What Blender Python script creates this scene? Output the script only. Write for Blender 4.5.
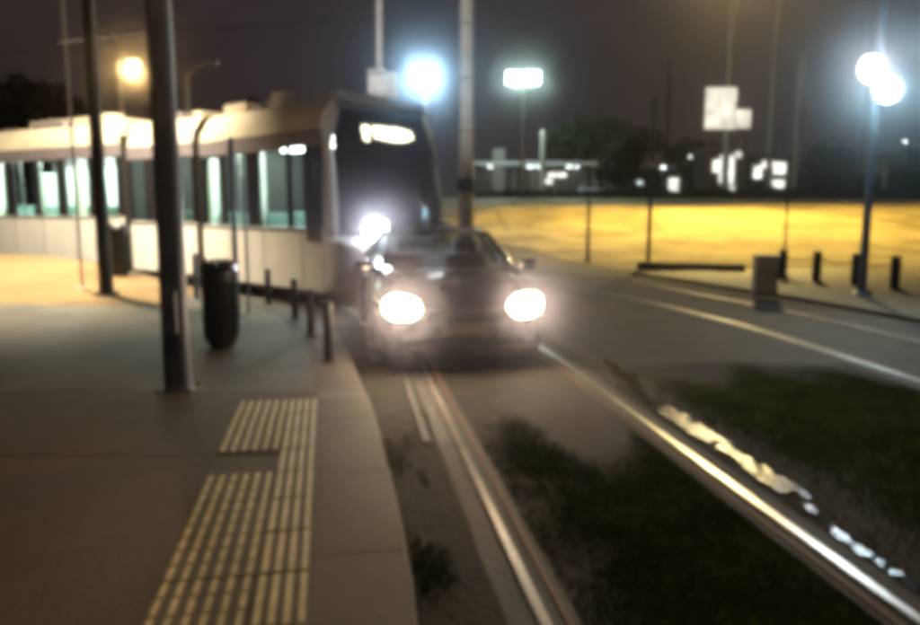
import bpy, bmesh, math, random
from mathutils import Vector, Matrix
import numpy as np
R = math.radians
rnd = random.Random(7)
scene = bpy.context.scene
for o in list(bpy.data.objects): bpy.data.objects.remove(o)
COL = scene.collection

# ------------------------------------------------------------------ camera
CAM_H, FPX, PITCH = 1.68, 750.0, math.atan((312.5 - 206.0) / 750.0)
cam_d = bpy.data.cameras.new('camera'); cam = bpy.data.objects.new('camera', cam_d); COL.objects.link(cam)
cam.location = (0, 0, CAM_H); cam.rotation_euler = (math.pi / 2 - PITCH, 0, 0)
cam_d.sensor_width = 36; cam_d.lens = FPX / 920 * 36; cam_d.clip_start = 0.05; cam_d.clip_end = 2000
cam_d.dof.use_dof = True; cam_d.dof.focus_distance = 3.2; cam_d.dof.aperture_fstop = 4.0
scene.camera = cam

# ------------------------------------------------------------------ world: night sky with city glow
w = bpy.data.worlds.new('World'); scene.world = w; w.use_nodes = True
nt = w.node_tree; nt.nodes.clear()
out = nt.nodes.new('ShaderNodeOutputWorld')
sky = nt.nodes.new('ShaderNodeTexSky'); sky.sky_type = 'NISHITA'; sky.sun_disc = False
sky.sun_elevation = R(-6); sky.sun_rotation = R(200)
b1 = nt.nodes.new('ShaderNodeBackground'); b1.inputs['Strength'].default_value = 0.05
nt.links.new(sky.outputs[0], b1.inputs['Color'])
tc = nt.nodes.new('ShaderNodeTexCoord')
nz = nt.nodes.new('ShaderNodeTexNoise'); nz.inputs['Scale'].default_value = 1.7; nz.inputs['Detail'].default_value = 4
nt.links.new(tc.outputs['Generated'], nz.inputs['Vector'])
rp = nt.nodes.new('ShaderNodeValToRGB')
rp.color_ramp.elements[0].position = 0.35; rp.color_ramp.elements[0].color = (.016, .0112, .0098, 1)
rp.color_ramp.elements[1].position = 0.65; rp.color_ramp.elements[1].color = (.043, .0315, .033, 1)
nt.links.new(nz.outputs['Fac'], rp.inputs['Fac'])
b2 = nt.nodes.new('ShaderNodeBackground'); b2.inputs['Strength'].default_value = 1.0
nt.links.new(rp.outputs['Color'], b2.inputs['Color'])
ad = nt.nodes.new('ShaderNodeAddShader')
nt.links.new(b1.outputs[0], ad.inputs[0]); nt.links.new(b2.outputs[0], ad.inputs[1])
nt.links.new(ad.outputs[0], out.inputs['Surface'])

# ------------------------------------------------------------------ exposure and sampling
vs = scene.view_settings
vs.view_transform = 'Standard'; vs.look = 'None'; vs.gamma = 1; vs.exposure = 0.0; vs.use_curve_mapping = False
scene.render.engine = 'CYCLES'
cy = scene.cycles
cy.use_denoising = True
try: cy.denoiser = 'OPENIMAGEDENOISE'; cy.denoising_input_passes = 'RGB_ALBEDO_NORMAL'
except Exception: pass
cy.use_light_tree = True; cy.max_bounces = 5; cy.diffuse_bounces = 2; cy.glossy_bounces = 3
cy.transmission_bounces = 5; cy.transparent_max_bounces = 10; cy.volume_bounces = 0
cy.sample_clamp_indirect = 4; cy.sample_clamp_direct = 0; cy.caustics_reflective = False; cy.caustics_refractive = False
cy.pixel_filter_type = 'BLACKMAN_HARRIS'; cy.filter_width = 7.5

# ------------------------------------------------------------------ helpers: pixels of the photograph to directions
def G(px, py, z=0.0):
    dx = (px - 460) / FPX; dy = -(py - 312.5) / FPX
    c, s = math.cos(PITCH), math.sin(PITCH)
    d = (dx, c + dy * s, -s + dy * c); t = (z - CAM_H) / d[2]
    return d[0] * t, d[1] * t
def AT(px, py, Y):
    """point at distance Y in the direction of a pixel"""
    dx = (px - 460) / FPX; dy = -(py - 312.5) / FPX
    c, s = math.cos(PITCH), math.sin(PITCH)
    d = (dx, c + dy * s, -s + dy * c); t = Y / d[1]
    return Vector((d[0] * t, Y, CAM_H + d[2] * t))
def S(t):
    t = max(0.0, min(1.0, t)); return t * t * (3 - 2 * t)
def gz(x, y):
    """ground height: flat by the tracks, rising lot on the far right, slight climb on the far left"""
    a = 2.25 * max(0.0, min(1.0, (y - 24) / 30)) * S((x + 4) / 6.0 + max(0, (y - 40) / 30))
    b = 0.22 * S((-x - 5) / 4) * S((y - 12) / 4)
    return a + b

# ------------------------------------------------------------------ helpers: materials
def nodes_of(m):
    m.use_nodes = True; t = m.node_tree; t.nodes.clear()
    o = t.nodes.new('ShaderNodeOutputMaterial'); p = t.nodes.new('ShaderNodeBsdfPrincipled')
    t.links.new(p.outputs[0], o.inputs['Surface']); return t, p, o
def mat(name, col, rough=.6, metal=0.0, var=.25, scale=8.0, bump=0.0, bscale=40.0, detail=6, col2=None, rvar=.1, coat=0.0, spec=None, speck=0.0, band=.18):
    m = bpy.data.materials.new(name); t, p, o = nodes_of(m)
    c = t.nodes.new('ShaderNodeTexCoord'); n = t.nodes.new('ShaderNodeTexNoise')
    n.inputs['Scale'].default_value = scale; n.inputs['Detail'].default_value = detail; n.inputs['Roughness'].default_value = .62
    t.links.new(c.outputs['Object'], n.inputs['Vector'])
    r = t.nodes.new('ShaderNodeValToRGB'); e = r.color_ramp.elements
    e[0].position = .5 - band; e[1].position = .5 + band
    c2 = col2 if col2 else tuple(min(1, v * (1 + var)) for v in col)
    c1 = col if col2 else tuple(v * (1 - var) for v in col)
    e[0].color = (*c1, 1); e[1].color = (*c2, 1)
    t.links.new(n.outputs['Fac'], r.inputs['Fac'])
    if speck:
        ns = t.nodes.new('ShaderNodeTexNoise'); ns.inputs['Scale'].default_value = 34; ns.inputs['Detail'].default_value = 7; ns.inputs['Roughness'].default_value = .8
        t.links.new(c.outputs['Object'], ns.inputs['Vector'])
        ms = t.nodes.new('ShaderNodeMapRange'); ms.inputs['From Min'].default_value = .3; ms.inputs['From Max'].default_value = .7
        ms.inputs['To Min'].default_value = 1 - speck; ms.inputs['To Max'].default_value = 1 + speck
        mu = t.nodes.new('ShaderNodeVectorMath'); mu.operation = 'SCALE'
        t.links.new(ns.outputs['Fac'], ms.inputs['Value']); t.links.new(r.outputs['Color'], mu.inputs[0]); t.links.new(ms.outputs[0], mu.inputs['Scale']); t.links.new(mu.outputs[0], p.inputs['Base Color'])
    else: t.links.new(r.outputs['Color'], p.inputs['Base Color'])
    mr = t.nodes.new('ShaderNodeMapRange'); mr.inputs['To Min'].default_value = max(0, rough - rvar); mr.inputs['To Max'].default_value = min(1, rough + rvar)
    t.links.new(n.outputs['Fac'], mr.inputs['Value']); t.links.new(mr.outputs[0], p.inputs['Roughness'])
    p.inputs['Metallic'].default_value = metal
    if coat: p.inputs['Coat Weight'].default_value = coat; p.inputs['Coat Roughness'].default_value = .06
    if spec is not None: p.inputs['Specular IOR Level'].default_value = spec
    if bump:
        n2 = t.nodes.new('ShaderNodeTexNoise'); n2.inputs['Scale'].default_value = bscale; n2.inputs['Detail'].default_value = 5
        t.links.new(c.outputs['Object'], n2.inputs['Vector'])
        bp = t.nodes.new('ShaderNodeBump'); bp.inputs['Strength'].default_value = bump; bp.inputs['Distance'].default_value = .02
        t.links.new(n2.outputs['Fac'], bp.inputs['Height']); t.links.new(bp.outputs[0], p.inputs['Normal'])
    return m
def emis(name, col, strength, var=0.0):
    m = bpy.data.materials.new(name); t, p, o = nodes_of(m)
    p.inputs['Base Color'].default_value = (.6, .6, .6, 1); p.inputs['Roughness'].default_value = .3
    p.inputs['Emission Color'].default_value = (*col, 1); p.inputs['Emission Strength'].default_value = strength
    if var:
        c = t.nodes.new('ShaderNodeTexCoord'); n = t.nodes.new('ShaderNodeTexNoise'); n.inputs['Scale'].default_value = 1.3
        t.links.new(c.outputs['Object'], n.inputs['Vector'])
        mr = t.nodes.new('ShaderNodeMapRange'); mr.inputs['From Min'].default_value = .3; mr.inputs['From Max'].default_value = .7
        mr.inputs['To Min'].default_value = strength * (1 - var); mr.inputs['To Max'].default_value = strength * (1 + var)
        t.links.new(n.outputs['Fac'], mr.inputs['Value']); t.links.new(mr.outputs[0], p.inputs['Emission Strength'])
    return m
def glass(name, col=(.9, .95, .93), rough=.02, mix=.25):
    """thin pane: mostly clear, some mirror"""
    m = bpy.data.materials.new(name); m.use_nodes = True; t = m.node_tree; t.nodes.clear()
    o = t.nodes.new('ShaderNodeOutputMaterial'); tr = t.nodes.new('ShaderNodeBsdfTransparent'); gl = t.nodes.new('ShaderNodeBsdfGlossy')
    mx = t.nodes.new('ShaderNodeMixShader'); lw = t.nodes.new('ShaderNodeLayerWeight'); lw.inputs['Blend'].default_value = mix
    n = t.nodes.new('ShaderNodeTexNoise'); n.inputs['Scale'].default_value = 3
    mr = t.nodes.new('ShaderNodeMapRange'); mr.inputs['To Min'].default_value = rough; mr.inputs['To Max'].default_value = rough + .05
    t.links.new(n.outputs['Fac'], mr.inputs['Value']); t.links.new(mr.outputs[0], gl.inputs['Roughness'])
    tr.inputs['Color'].default_value = (*col, 1); gl.inputs['Color'].default_value = (.9, .9, .9, 1)
    ge = t.nodes.new('ShaderNodeNewGeometry'); iv = t.nodes.new('ShaderNodeMath'); iv.operation = 'SUBTRACT'; iv.inputs[0].default_value = 1.0
    ml = t.nodes.new('ShaderNodeMath'); ml.operation = 'MULTIPLY'
    t.links.new(ge.outputs['Backfacing'], iv.inputs[1]); t.links.new(iv.outputs[0], ml.inputs[0]); t.links.new(lw.outputs['Fresnel'], ml.inputs[1])
    t.links.new(ml.outputs[0], mx.inputs['Fac']); t.links.new(tr.outputs[0], mx.inputs[1]); t.links.new(gl.outputs[0], mx.inputs[2])
    t.links.new(mx.outputs[0], o.inputs['Surface']); return m

M = {}
M['asphalt'] = mat('asphalt', (.018, .0105, .0055), .78, 0, scale=1.8, bump=.6, bscale=45, col2=(.070, .044, .024), rvar=.08, detail=11, speck=0.7, band=.10)
M['lot'] = mat('sandy_lot', (.22, .17, .10), .9, 0, scale=.42, bump=.5, bscale=9, col2=(.55, .46, .30), detail=10, band=.10)
M['pave'] = mat('pavement_concrete', (.050, .040, .027), .6, 0, scale=1.3, bump=.35, bscale=50, col2=(.12, .098, .066), detail=10, rvar=.15, speck=0.5, band=.10)
M['platform'] = mat('platform_paving', (.044, .029, .015), .62, 0, scale=1.9, bump=.35, bscale=55, col2=(.082, .056, .030), rvar=.14, detail=11, speck=0.55, band=.10)
M['kerb'] = mat('kerb_stone', (.060, .044, .023), .66, 0, scale=2.2, bump=.2, bscale=70, col2=(.096, .074, .042), speck=0.45)
M['sodium_tint'] = mat('sodium_tinted_ground', (.13, .075, .028), .9, 0, scale=.7, bump=.5, bscale=30, col2=(.24, .15, .062), detail=10, speck=.35)  # orange of the sodium light put into the ground colour
M['tile'] = mat('tactile_base', (.085, .062, .040), .6, 0, scale=6, bump=.2, bscale=60, col2=(.13, .095, .06), speck=0.4)
M['rib'] = mat('tactile_rib', (.55, .42, .22), .4, 0, scale=14, bump=.2, bscale=80, col2=(.85, .70, .42), speck=0.3)
M['bed'] = mat('track_bed_concrete', (.012, .008, .005), .7, 0, scale=1.6, bump=.5, bscale=40, col2=(.040, .026, .016), rvar=.15, speck=0.6, band=.10)
M['rail'] = mat('polished_rail_steel', (.55, .50, .44), .32, 1.0, var=.2, scale=5, bump=.05, bscale=30, rvar=.06)
M['railside'] = mat('rusty_rail_steel', (.12, .055, .025), .7, .3, scale=9, bump=.2, col2=(.16, .09, .05))
M['soil'] = mat('dark_soil', (.010, .008, .0045), .9, 0, scale=2.6, bump=.8, bscale=26, col2=(.036, .026, .014), detail=10, speck=0.6, band=.10)
M['blade'] = mat('grass_blade', (.045, .085, .014), .7, 0, scale=2.2, col2=(.130, .180, .040))
M['pole'] = mat('slate_painted_steel', (.13, .15, .20), .45, .0, scale=4, bump=.08, bscale=40, var=.25)
M['pole_dark'] = mat('dark_painted_steel', (.022, .020, .020), .5, .2, scale=4, bump=.08)
M['pole_pale'] = mat('galvanised_steel', (.62, .60, .56), .5, .2, scale=3, bump=.06, var=.18)
M['concrete_pole'] = mat('concrete_mast', (.58, .56, .50), .75, 0, scale=3, bump=.2, var=.2)
M['rust'] = mat('rust_red_paint', (.20, .07, .045), .6, 0, scale=4, bump=.1)
M['bin'] = mat('bin_black_plastic', (.016, .018, .017), .5, 0, scale=5, bump=.12, var=.3)
M['bag'] = mat('bin_bag_plastic', (.020, .018, .02), .3, 0, scale=7, bump=.4, bscale=12)
M['tram_white'] = mat('tram_white_paint', (.80, .79, .77), .35, 0, var=.06, scale=1.4, coat=.4)
M['tram_roof'] = mat('tram_roof_fairing', (.62, .55, .42), .5, 0, var=.1, scale=1.6, bump=.05)
M['tram_grey'] = mat('tram_cantrail_grey', (.20, .18, .20), .4, 0, var=.12, scale=2, coat=.3)
M['tram_black'] = mat('tram_black_mask', (.020, .019, .023), .12, 0, var=.2, scale=2, coat=.8)
M['rubber'] = mat('black_rubber', (.012, .012, .012), .75, 0, scale=8, bump=.2)
M['tram_int'] = mat('tram_interior_panel', (.62, .68, .64), .5, 0, var=.07, scale=2)
M['tram_seat'] = mat('tram_seat_fabric', (.12, .20, .19), .8, 0, var=.3, scale=9)
M['steel'] = mat('brushed_steel', (.6, .6, .6), .3, 1, var=.1, scale=6)
M['pale_backing'] = mat('pale_window_backing', (.50, .58, .53), .6, 0, scale=1.1, col2=(.74, .80, .74), detail=2)
M['tram_pane'] = glass('tram_window_glass', (.80, .87, .83), .03, .15)
M['car'] = mat('dark_car_paint', (.010, .008, .010), .25, .2, var=.25, scale=2.5, coat=1.0)
M['car_white'] = mat('white_car_paint', (.6, .6, .6), .3, .0, var=.06, scale=2.5, coat=.8)
M['chrome'] = mat('chrome_trim', (.75, .74, .73), .18, 1, var=.05, scale=5)
M['car_black'] = mat('car_black_plastic', (.014, .014, .014), .5, 0, scale=9, bump=.1)
M['car_seat'] = mat('car_seat_cloth', (.17, .17, .18), .85, 0, scale=10, bump=.2)
M['car_glass'] = glass('car_glass', (.78, .82, .82), .02, .30)
M['plate'] = mat('number_plate_white', (.55, .55, .52), .5, 0, var=.06, scale=10)
M['tyre'] = mat('tyre_rubber', (.016, .015, .015), .85, 0, scale=20, bump=.3, bscale=60)
M['rim'] = mat('alloy_rim', (.38, .38, .39), .3, .9, var=.1, scale=6)
M['bark'] = mat('tree_bark', (.045, .035, .026), .9, 0, scale=6, bump=.7, bscale=20)
M['leaf'] = mat('tree_leaf', (.045, .085, .032), .6, 0, scale=.7, col2=(.09, .14, .05))
M['leaf_dark'] = mat('tree_leaf_dark', (.020, .030, .015), .6, 0, scale=.7, col2=(.05, .055, .026))
M['hedge'] = mat('hedge_leaf', (.035, .035, .014), .7, 0, scale=1.5, col2=(.075, .066, .026))
M['wall'] = mat('rendered_wall', (.22, .21, .18), .8, 0, scale=.8, bump=.2, var=.18)
M['wall_dark'] = mat('grey_wall', (.085, .08, .075), .8, 0, scale=.8, bump=.2, var=.25)
M['shelter'] = mat('shelter_steel', (.34, .33, .30), .5, .3, scale=1.2, var=.15)
M['cabinet'] = mat('beige_cabinet', (.58, .49, .34), .6, 0, scale=3, bump=.08, var=.15)
M['sign_olive'] = mat('olive_sign_face', (.20, .20, .10), .6, 0, scale=3, var=.15)
M['dark_glass'] = mat('dark_window', (.012, .014, .016), .1, 0, scale=2)
M['e_tram'] = emis('tram_ceiling_light', (.93, 1.0, .93), 75.0)
M['e_led'] = emis('sign_led', (1.0, .93, .62), 5.0, .35)
M['e_head'] = emis('car_headlamp_lens', (1.0, .74, .48), 160)
M['e_tramhead'] = emis('tram_headlamp_lens', (.92, .90, 1.0), 230)
M['e_sod'] = emis('sodium_lamp_lens', (1.0, .66, .28), 26)
M['e_sodmast'] = emis('sodium_floodlight_lens', (1.0, .72, .26), 90)
M['e_blue'] = emis('cool_lamp_lens', (.45, .78, 1.0), 150)
M['e_green'] = emis('mercury_lamp_lens', (.68, 1.0, .93), 38)
M['e_cyan'] = emis('cyan_lamp_lens', (.45, .83, 1.0), 190)
M['e_whitel'] = emis('white_lamp_lens', (1.0, .94, .98), 170)
M['e_panel'] = emis('lit_sign_panel', (1.0, .95, .78), .95, .35)
M['e_shop'] = emis('lit_shop_window', (1.0, .97, .86), 1.5, .6)
M['e_platform'] = emis('platform_lamp_lens', (1.0, .80, .52), 20)
M['e_far'] = emis('distant_lamp_lens', (.9, 1.0, .97), 9)
M['e_cabin_fill'] = emis('cabin_fill_glow', (.90, .95, 1.0), 60)
M['lens_off'] = mat('unlit_lamp_lens', (.4, .4, .38), .2, 0, var=.05)

# water
m = bpy.data.materials.new('puddle_water'); t, p, o = nodes_of(m); M['water'] = m
p.inputs['Base Color'].default_value = (.012, .010, .008, 1); p.inputs['Roughness'].default_value = .10; p.inputs['IOR'].default_value = 1.33
p.inputs['Specular IOR Level'].default_value = .6
c = t.nodes.new('ShaderNodeTexCoord'); n = t.nodes.new('ShaderNodeTexNoise'); n.inputs['Scale'].default_value = 17; n.inputs['Detail'].default_value = 4
t.links.new(c.outputs['Object'], n.inputs['Vector'])
bp = t.nodes.new('ShaderNodeBump'); bp.inputs['Strength'].default_value = .42; bp.inputs['Distance'].default_value = .02
t.links.new(n.outputs['Fac'], bp.inputs['Height']); t.links.new(bp.outputs[0], p.inputs['Normal'])

# ------------------------------------------------------------------ helpers: meshes
class MB:
    def __init__(s): s.v = []; s.f = []; s.mi = []; s.cur = 0
    def add(s, vs_, fs_):
        b = len(s.v); s.v += [tuple(q) for q in vs_]
        for f in fs_: s.f.append(tuple(b + i for i in f)); s.mi.append(s.cur)
    def box(s, x0, x1, y0, y1, z0, z1, bev=0.0, mtx=None):
        if bev <= 0:
            vs_ = [(x, y, z) for z in (z0, z1) for y in (y0, y1) for x in (x0, x1)]
            fs_ = [(0, 2, 3, 1), (4, 5, 7, 6), (0, 1, 5, 4), (2, 6, 7, 3), (0, 4, 6, 2), (1, 3, 7, 5)]
        else:
            bm = bmesh.new(); bmesh.ops.create_cube(bm, size=1)
            for q in bm.verts: q.co = Vector(((x0 + x1) / 2 + q.co.x * (x1 - x0), (y0 + y1) / 2 + q.co.y * (y1 - y0), (z0 + z1) / 2 + q.co.z * (z1 - z0)))
            bmesh.ops.bevel(bm, geom=bm.edges[:], offset=bev, segments=2, affect='EDGES', profile=.6)
            bm.verts.index_update(); vs_ = [tuple(q.co) for q in bm.verts]; fs_ = [tuple(q.index for q in f.verts) for f in bm.faces]; bm.free()
        if mtx: vs_ = [tuple(mtx @ Vector(q)) for q in vs_]
        s.add(vs_, fs_); return s
    def tube(s, pts, rad, n=10, cap=True):
        pts = [Vector(q) for q in pts]
        if not isinstance(rad, (list, tuple)): rad = [rad] * len(pts)
        rings = []; up = None
        for i, q in enumerate(pts):
            d = (pts[min(i + 1, len(pts) - 1)] - pts[max(i - 1, 0)]).normalized()
            if up is None: up = Vector((0, 0, 1)) if abs(d.z) < .9 else Vector((1, 0, 0))
            a = d.cross(up).normalized(); b = a.cross(d).normalized(); up = b
            rings.append([q + (a * math.cos(2 * math.pi * k / n) + b * math.sin(2 * math.pi * k / n)) * rad[i] for k in range(n)])
        vs_ = [q for r in rings for q in r]; fs_ = []
        for i in range(len(pts) - 1):
            for k in range(n): fs_.append((i * n + k, i * n + (k + 1) % n, (i + 1) * n + (k + 1) % n, (i + 1) * n + k))
        if cap: fs_.append(tuple(range(n))[::-1]); fs_.append(tuple((len(pts) - 1) * n + k for k in range(n)))
        s.add(vs_, fs_); return s
    def lathe(s, prof, n=18, c=(0, 0, 0), axis='z'):
        vs_ = []
        for (r, z) in prof:
            for k in range(n):
                a = 2 * math.pi * k / n; q = (r * math.cos(a), r * math.sin(a), z)
                if axis == 'y': q = (q[0], q[2], q[1])
                if axis == 'x': q = (q[2], q[0], q[1])
                vs_.append((q[0] + c[0], q[1] + c[1], q[2] + c[2]))
        fs_ = []
        for i in range(len(prof) - 1):
            for k in range(n): fs_.append((i * n + k, i * n + (k + 1) % n, (i + 1) * n + (k + 1) % n, (i + 1) * n + k))
        fs_.append(tuple(range(n))[::-1]); fs_.append(tuple((len(prof) - 1) * n + k for k in range(n)))
        s.add(vs_, fs_); return s
    def grid(s, fn, nu, nv):
        vs_ = [fn(i / nu, j / nv) for j in range(nv + 1) for i in range(nu + 1)]
        s.add(vs_, [(j * (nu + 1) + i, j * (nu + 1) + i + 1, (j + 1) * (nu + 1) + i + 1, (j + 1) * (nu + 1) + i) for j in range(nv) for i in range(nu)]); return s
    def build(s, name, mats, parent=None, smooth=None, subsurf=0, solid=0):
        me = bpy.data.meshes.new(name); me.from_pydata(s.v, [], s.f)
        if not isinstance(mats, (list, tuple)): mats = [mats]
        for q in mats: me.materials.append(q if not isinstance(q, str) else M[q])
        me.polygons.foreach_set('material_index', s.mi)
        bm = bmesh.new(); bm.from_mesh(me); bmesh.ops.recalc_face_normals(bm, faces=bm.faces[:]); bm.to_mesh(me); bm.free()
        if smooth is not None:
            me.shade_smooth()
            try: me.set_sharp_from_angle(angle=R(smooth))
            except Exception: pass
        me.update()
        ob = bpy.data.objects.new(name, me); COL.objects.link(ob)
        if solid: q = ob.modifiers.new('thickness', 'SOLIDIFY'); q.thickness = solid; q.offset = -1
        if subsurf: q = ob.modifiers.new('smooth', 'SUBSURF'); q.levels = subsurf; q.render_levels = subsurf
        if parent: ob.parent = parent
        return ob
def tag(o, label=None, cat=None, group=None, kind=None):
    if label: o['label'] = label
    if cat: o['category'] = cat
    if group: o['group'] = group
    if kind: o['kind'] = kind
    return o
def thing(name, label, cat, loc=(0, 0, 0), rz=0.0, group=None):
    o = bpy.data.objects.new(name, None); COL.objects.link(o); o.empty_display_size = .2
    o.location = loc; o.rotation_euler = (0, 0, rz); return tag(o, label, cat, group)
def kids(o): return [q for q in bpy.data.objects if q.parent == o]
def copy_tree(o, parent=None, swap=None):
    c_ = o.copy(); COL.objects.link(c_); c_.parent = parent
    if swap and c_.type == 'MESH' and c_.data.materials and c_.data.materials[0] in swap:
        c_.data = c_.data.copy(); c_.data.materials[0] = swap[c_.data.materials[0]]
    for ch in kids(o):
        if ch.type != 'LIGHT': copy_tree(ch, c_, swap)
    return c_
def light(kind, name, parent, loc, col, power, target=None, size=.1, cone=60, blend=.5):
    d = bpy.data.lights.new(name, kind); d.color = col; d.energy = power
    if kind in ('SPOT', 'POINT'): d.shadow_soft_size = size
    if kind == 'SPOT': d.spot_size = R(cone); d.spot_blend = blend
    o = bpy.data.objects.new(name, d); COL.objects.link(o); o.parent = parent; o.location = loc
    if target is not None:
        v = Vector(target) - Vector(loc); o.rotation_euler = v.to_track_quat('-Z', 'Y').to_euler()
    return o

# ------------------------------------------------------------------ curves of the tracks and kerb
def catmull(P, step=.25):
    P = [Vector((q[0], q[1], 0)) for q in P]; out_ = []
    for i in range(len(P) - 1):
        a = P[i - 1] if i else P[0] * 2 - P[1]; b, c_ = P[i], P[i + 1]; d = P[i + 2] if i + 2 < len(P) else P[-1] * 2 - P[-2]
        n_ = max(2, int((c_ - b).length / step))
        for k in range(n_):
            t_ = k / n_
            out_.append(.5 * ((2 * b) + (c_ - a) * t_ + (2 * a - 5 * b + 4 * c_ - d) * t_ ** 2 + (3 * b - a - 3 * c_ + d) * t_ ** 3))
    out_.append(P[-1]); return out_
def offs(C, d):
    r = []
    for i, q in enumerate(C):
        t_ = (C[min(i + 1, len(C) - 1)] - C[max(i - 1, 0)]).normalized()
        r.append(q + Vector((t_.y, -t_.x, 0)) * d)
    return r
T1 = catmull([(1.95, -2.6), (1.1, 2.85), (.60, 6.2), (.22, 8.6), (-.30, 10.6), (-1.3, 12.6), (-2.9, 14.35), (-5.5, 16.35), (-9, 18.6), (-14, 21.5), (-25, 27.5)])
T2 = catmull([(6.1, -3), (5.55, 2.8), (5.05, 8.2), (4.55, 11.3), (3.75, 14.2), (2.6, 17.4), (.9, 20.4), (-2, 23.6), (-6, 27.2), (-14, 33), (-24, 39)])
KERB = catmull([(.25, -2.6), (-.02, 1.0), (-.15, 2.49), (-.23, 3.08), (-.37, 3.92), (-.68, 5.55), (-.92, 6.6), (-1.40, 8.6), (-1.92, 9.95), (-2.62, 11.3), (-3.62, 12.62), (-6.2, 14.62), (-8.75, 16.15), (-12.2, 18.0), (-20, 22.2), (-26, 25.5)], .2)
def kx(y):
    for i in range(len(KERB) - 1):
        if KERB[i].y <= y <= KERB[i + 1].y:
            t_ = (y - KERB[i].y) / max(1e-6, KERB[i + 1].y - KERB[i].y); return KERB[i].x + t_ * (KERB[i + 1].x - KERB[i].x)
    return KERB[-1].x
def zp(x, y): return .17 + .46 * S((-x - 4) / 5) * S((y - 9.5) / 5)
def ribbon(mb, C, d0, d1, z, n=1):
    A, B = offs(C, d0), offs(C, d1)
    vs_ = []
    for a, b in zip(A, B): vs_ += [(a.x, a.y, gz(a.x, a.y) + z), (b.x, b.y, gz(b.x, b.y) + z)]
    mb.add(vs_, [(2 * i, 2 * i + 1, 2 * i + 3, 2 * i + 2) for i in range(len(C) - 1)]); return mb
def bar(mb, C, d0, d1, z0, z1):
    A, B = offs(C, d0), offs(C, d1); vs_ = []
    for a, b in zip(A, B):
        ga, gb = gz(a.x, a.y), gz(b.x, b.y)
        vs_ += [(a.x, a.y, ga + z0), (a.x, a.y, ga + z1), (b.x, b.y, gb + z1), (b.x, b.y, gb + z0)]
    fs_ = []
    for i in range(len(C) - 1):
        for k in range(4): fs_.append((4 * i + k, 4 * i + (k + 1) % 4, 4 * i + 4 + (k + 1) % 4, 4 * i + 4 + k))
    mb.add(vs_, fs_); return mb

# ================================================================== SETTING
# one ground sheet (graded finer near the tracks)
xs = [-130, -90, -60, -40] + [-30 + 2 * i for i in range(36)] + [46, 55, 70, 90, 130]
ys = [-14, -8] + [-4 + 2 * i for i in range(36)] + [72, 80, 95, 120, 150, 180]
mb = MB(); nx = len(xs)
mb.add([(x, y, gz(x, y)) for y in ys for x in xs], [(j * nx + i, j * nx + i + 1, (j + 1) * nx + i + 1, (j + 1) * nx + i) for j in range(len(ys) - 1) for i in range(nx - 1)])
ground = tag(mb.build('ground', 'asphalt', smooth=60), kind='structure')

# sandy lot beyond the second track
mb = MB()
def lot(u, v):
    y = 19.2 + 38 * v
    x0 = 4.6 - 3.5 * min(1, v * 3) - 22 * max(0, v - .2); x = x0 + (48 - x0) * u
    y2 = y - 3.0 * S((x - 6) / 10) * (1 - v)
    return (x, y2, gz(x, y2) + .006)
mb.grid(lot, 40, 30)
tag(mb.build('lot', 'lot', smooth=60), kind='structure')

# tracks
def track(C, name, rl):
    root = tag(ribbon(MB(), C, -1.06, 1.06, .003).build(name, 'soil' if rl else 'asphalt'), kind='structure')
    for sd in (-1, 1):
        c0 = .7525 * sd
        mb = ribbon(MB(), C, c0 - .15, c0 + .15, .007); mb.build('rail_bed', 'bed', root)
        mb = MB(); bar(mb, C, c0 - .022, c0 + .022, .002, .022); mb.build('rail', 'rail', root)
        mb = MB(); a = c0 - sd * .098; bar(mb, C, a - .013, a + .013, .002, .015); mb.build('rail_lip', 'railside', root)
    return root
track(T1, 'tram_track', True); track(T2, 'tram_track', False)
# short extra rail length beside the kerb
mb = MB(); seg = [q for q in T1 if 5.1 < q.y < 7.7]
bar(mb, seg, -1.0, -.955, .002, .018)
tag(mb.build('guard_rail', 'bed'), kind='structure')

# platform: two slabs with a joint, kerb stones, tactile tiles
def slab(y0, y1, name, parent=None, z=.2, xl=-9.0, fn=None, mname='platform'):
    mb = MB(); n_ = max(6, int((y1 - y0) / .2))
    fl = lambda u, v: (xl + (kx(y0 + (y1 - y0) * v) - .40 - xl) * u, y0 + (y1 - y0) * v, z)
    mb.grid(fl, 10, n_)
    mb.grid(lambda u, v: (xl + (kx(y1) - .4 - xl) * u, y1, z - .25 * v), 10, 1)
    mb.grid(lambda u, v: (xl + (kx(y0) - .4 - xl) * u, y0, z - .25 * v), 10, 1)
    return mb.build(name, mname, parent)
platform = tag(slab(-2.5, 4.33, 'platform'), kind='structure')
slab(4.345, 5.95, 'platform_slab', platform)
# kerb stones
step_len = 1.0; acc = 0.0; start = 0; n_k = 0
for i in range(1, len(KERB)):
    acc += (KERB[i] - KERB[i - 1]).length
    if acc >= step_len or i == len(KERB) - 1:
        seg = KERB[start:i + 1]; A = [q.copy() for q in seg]
        d = (A[-1] - A[-2]).normalized(); A[-1] = A[-1] - d * .008
        In = offs(A, -.395); mb = MB(); vs_ = []
        for a, b in zip(A, In):
            z1 = (.203 if a.y < 5.95 else zp(a.x, a.y) + .004)
            vs_ += [(a.x, a.y, -.05), (a.x, a.y, z1 - .012), (a.x - .012, a.y, z1), (b.x, b.y, z1), (b.x, b.y, -.05)]
        fs_ = []
        for j in range(len(A) - 1):
            for k in range(5): fs_.append((5 * j + k, 5 * j + (k + 1) % 5, 5 * j + 5 + (k + 1) % 5, 5 * j + 5 + k))
        fs_ += [(0, 1, 2, 3, 4), tuple(5 * (len(A) - 1) + k for k in range(5))]
        mb.add(vs_, fs_); mb.build('kerb_stone', 'kerb', platform); n_k += 1
        start = i; acc = 0.0
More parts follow.
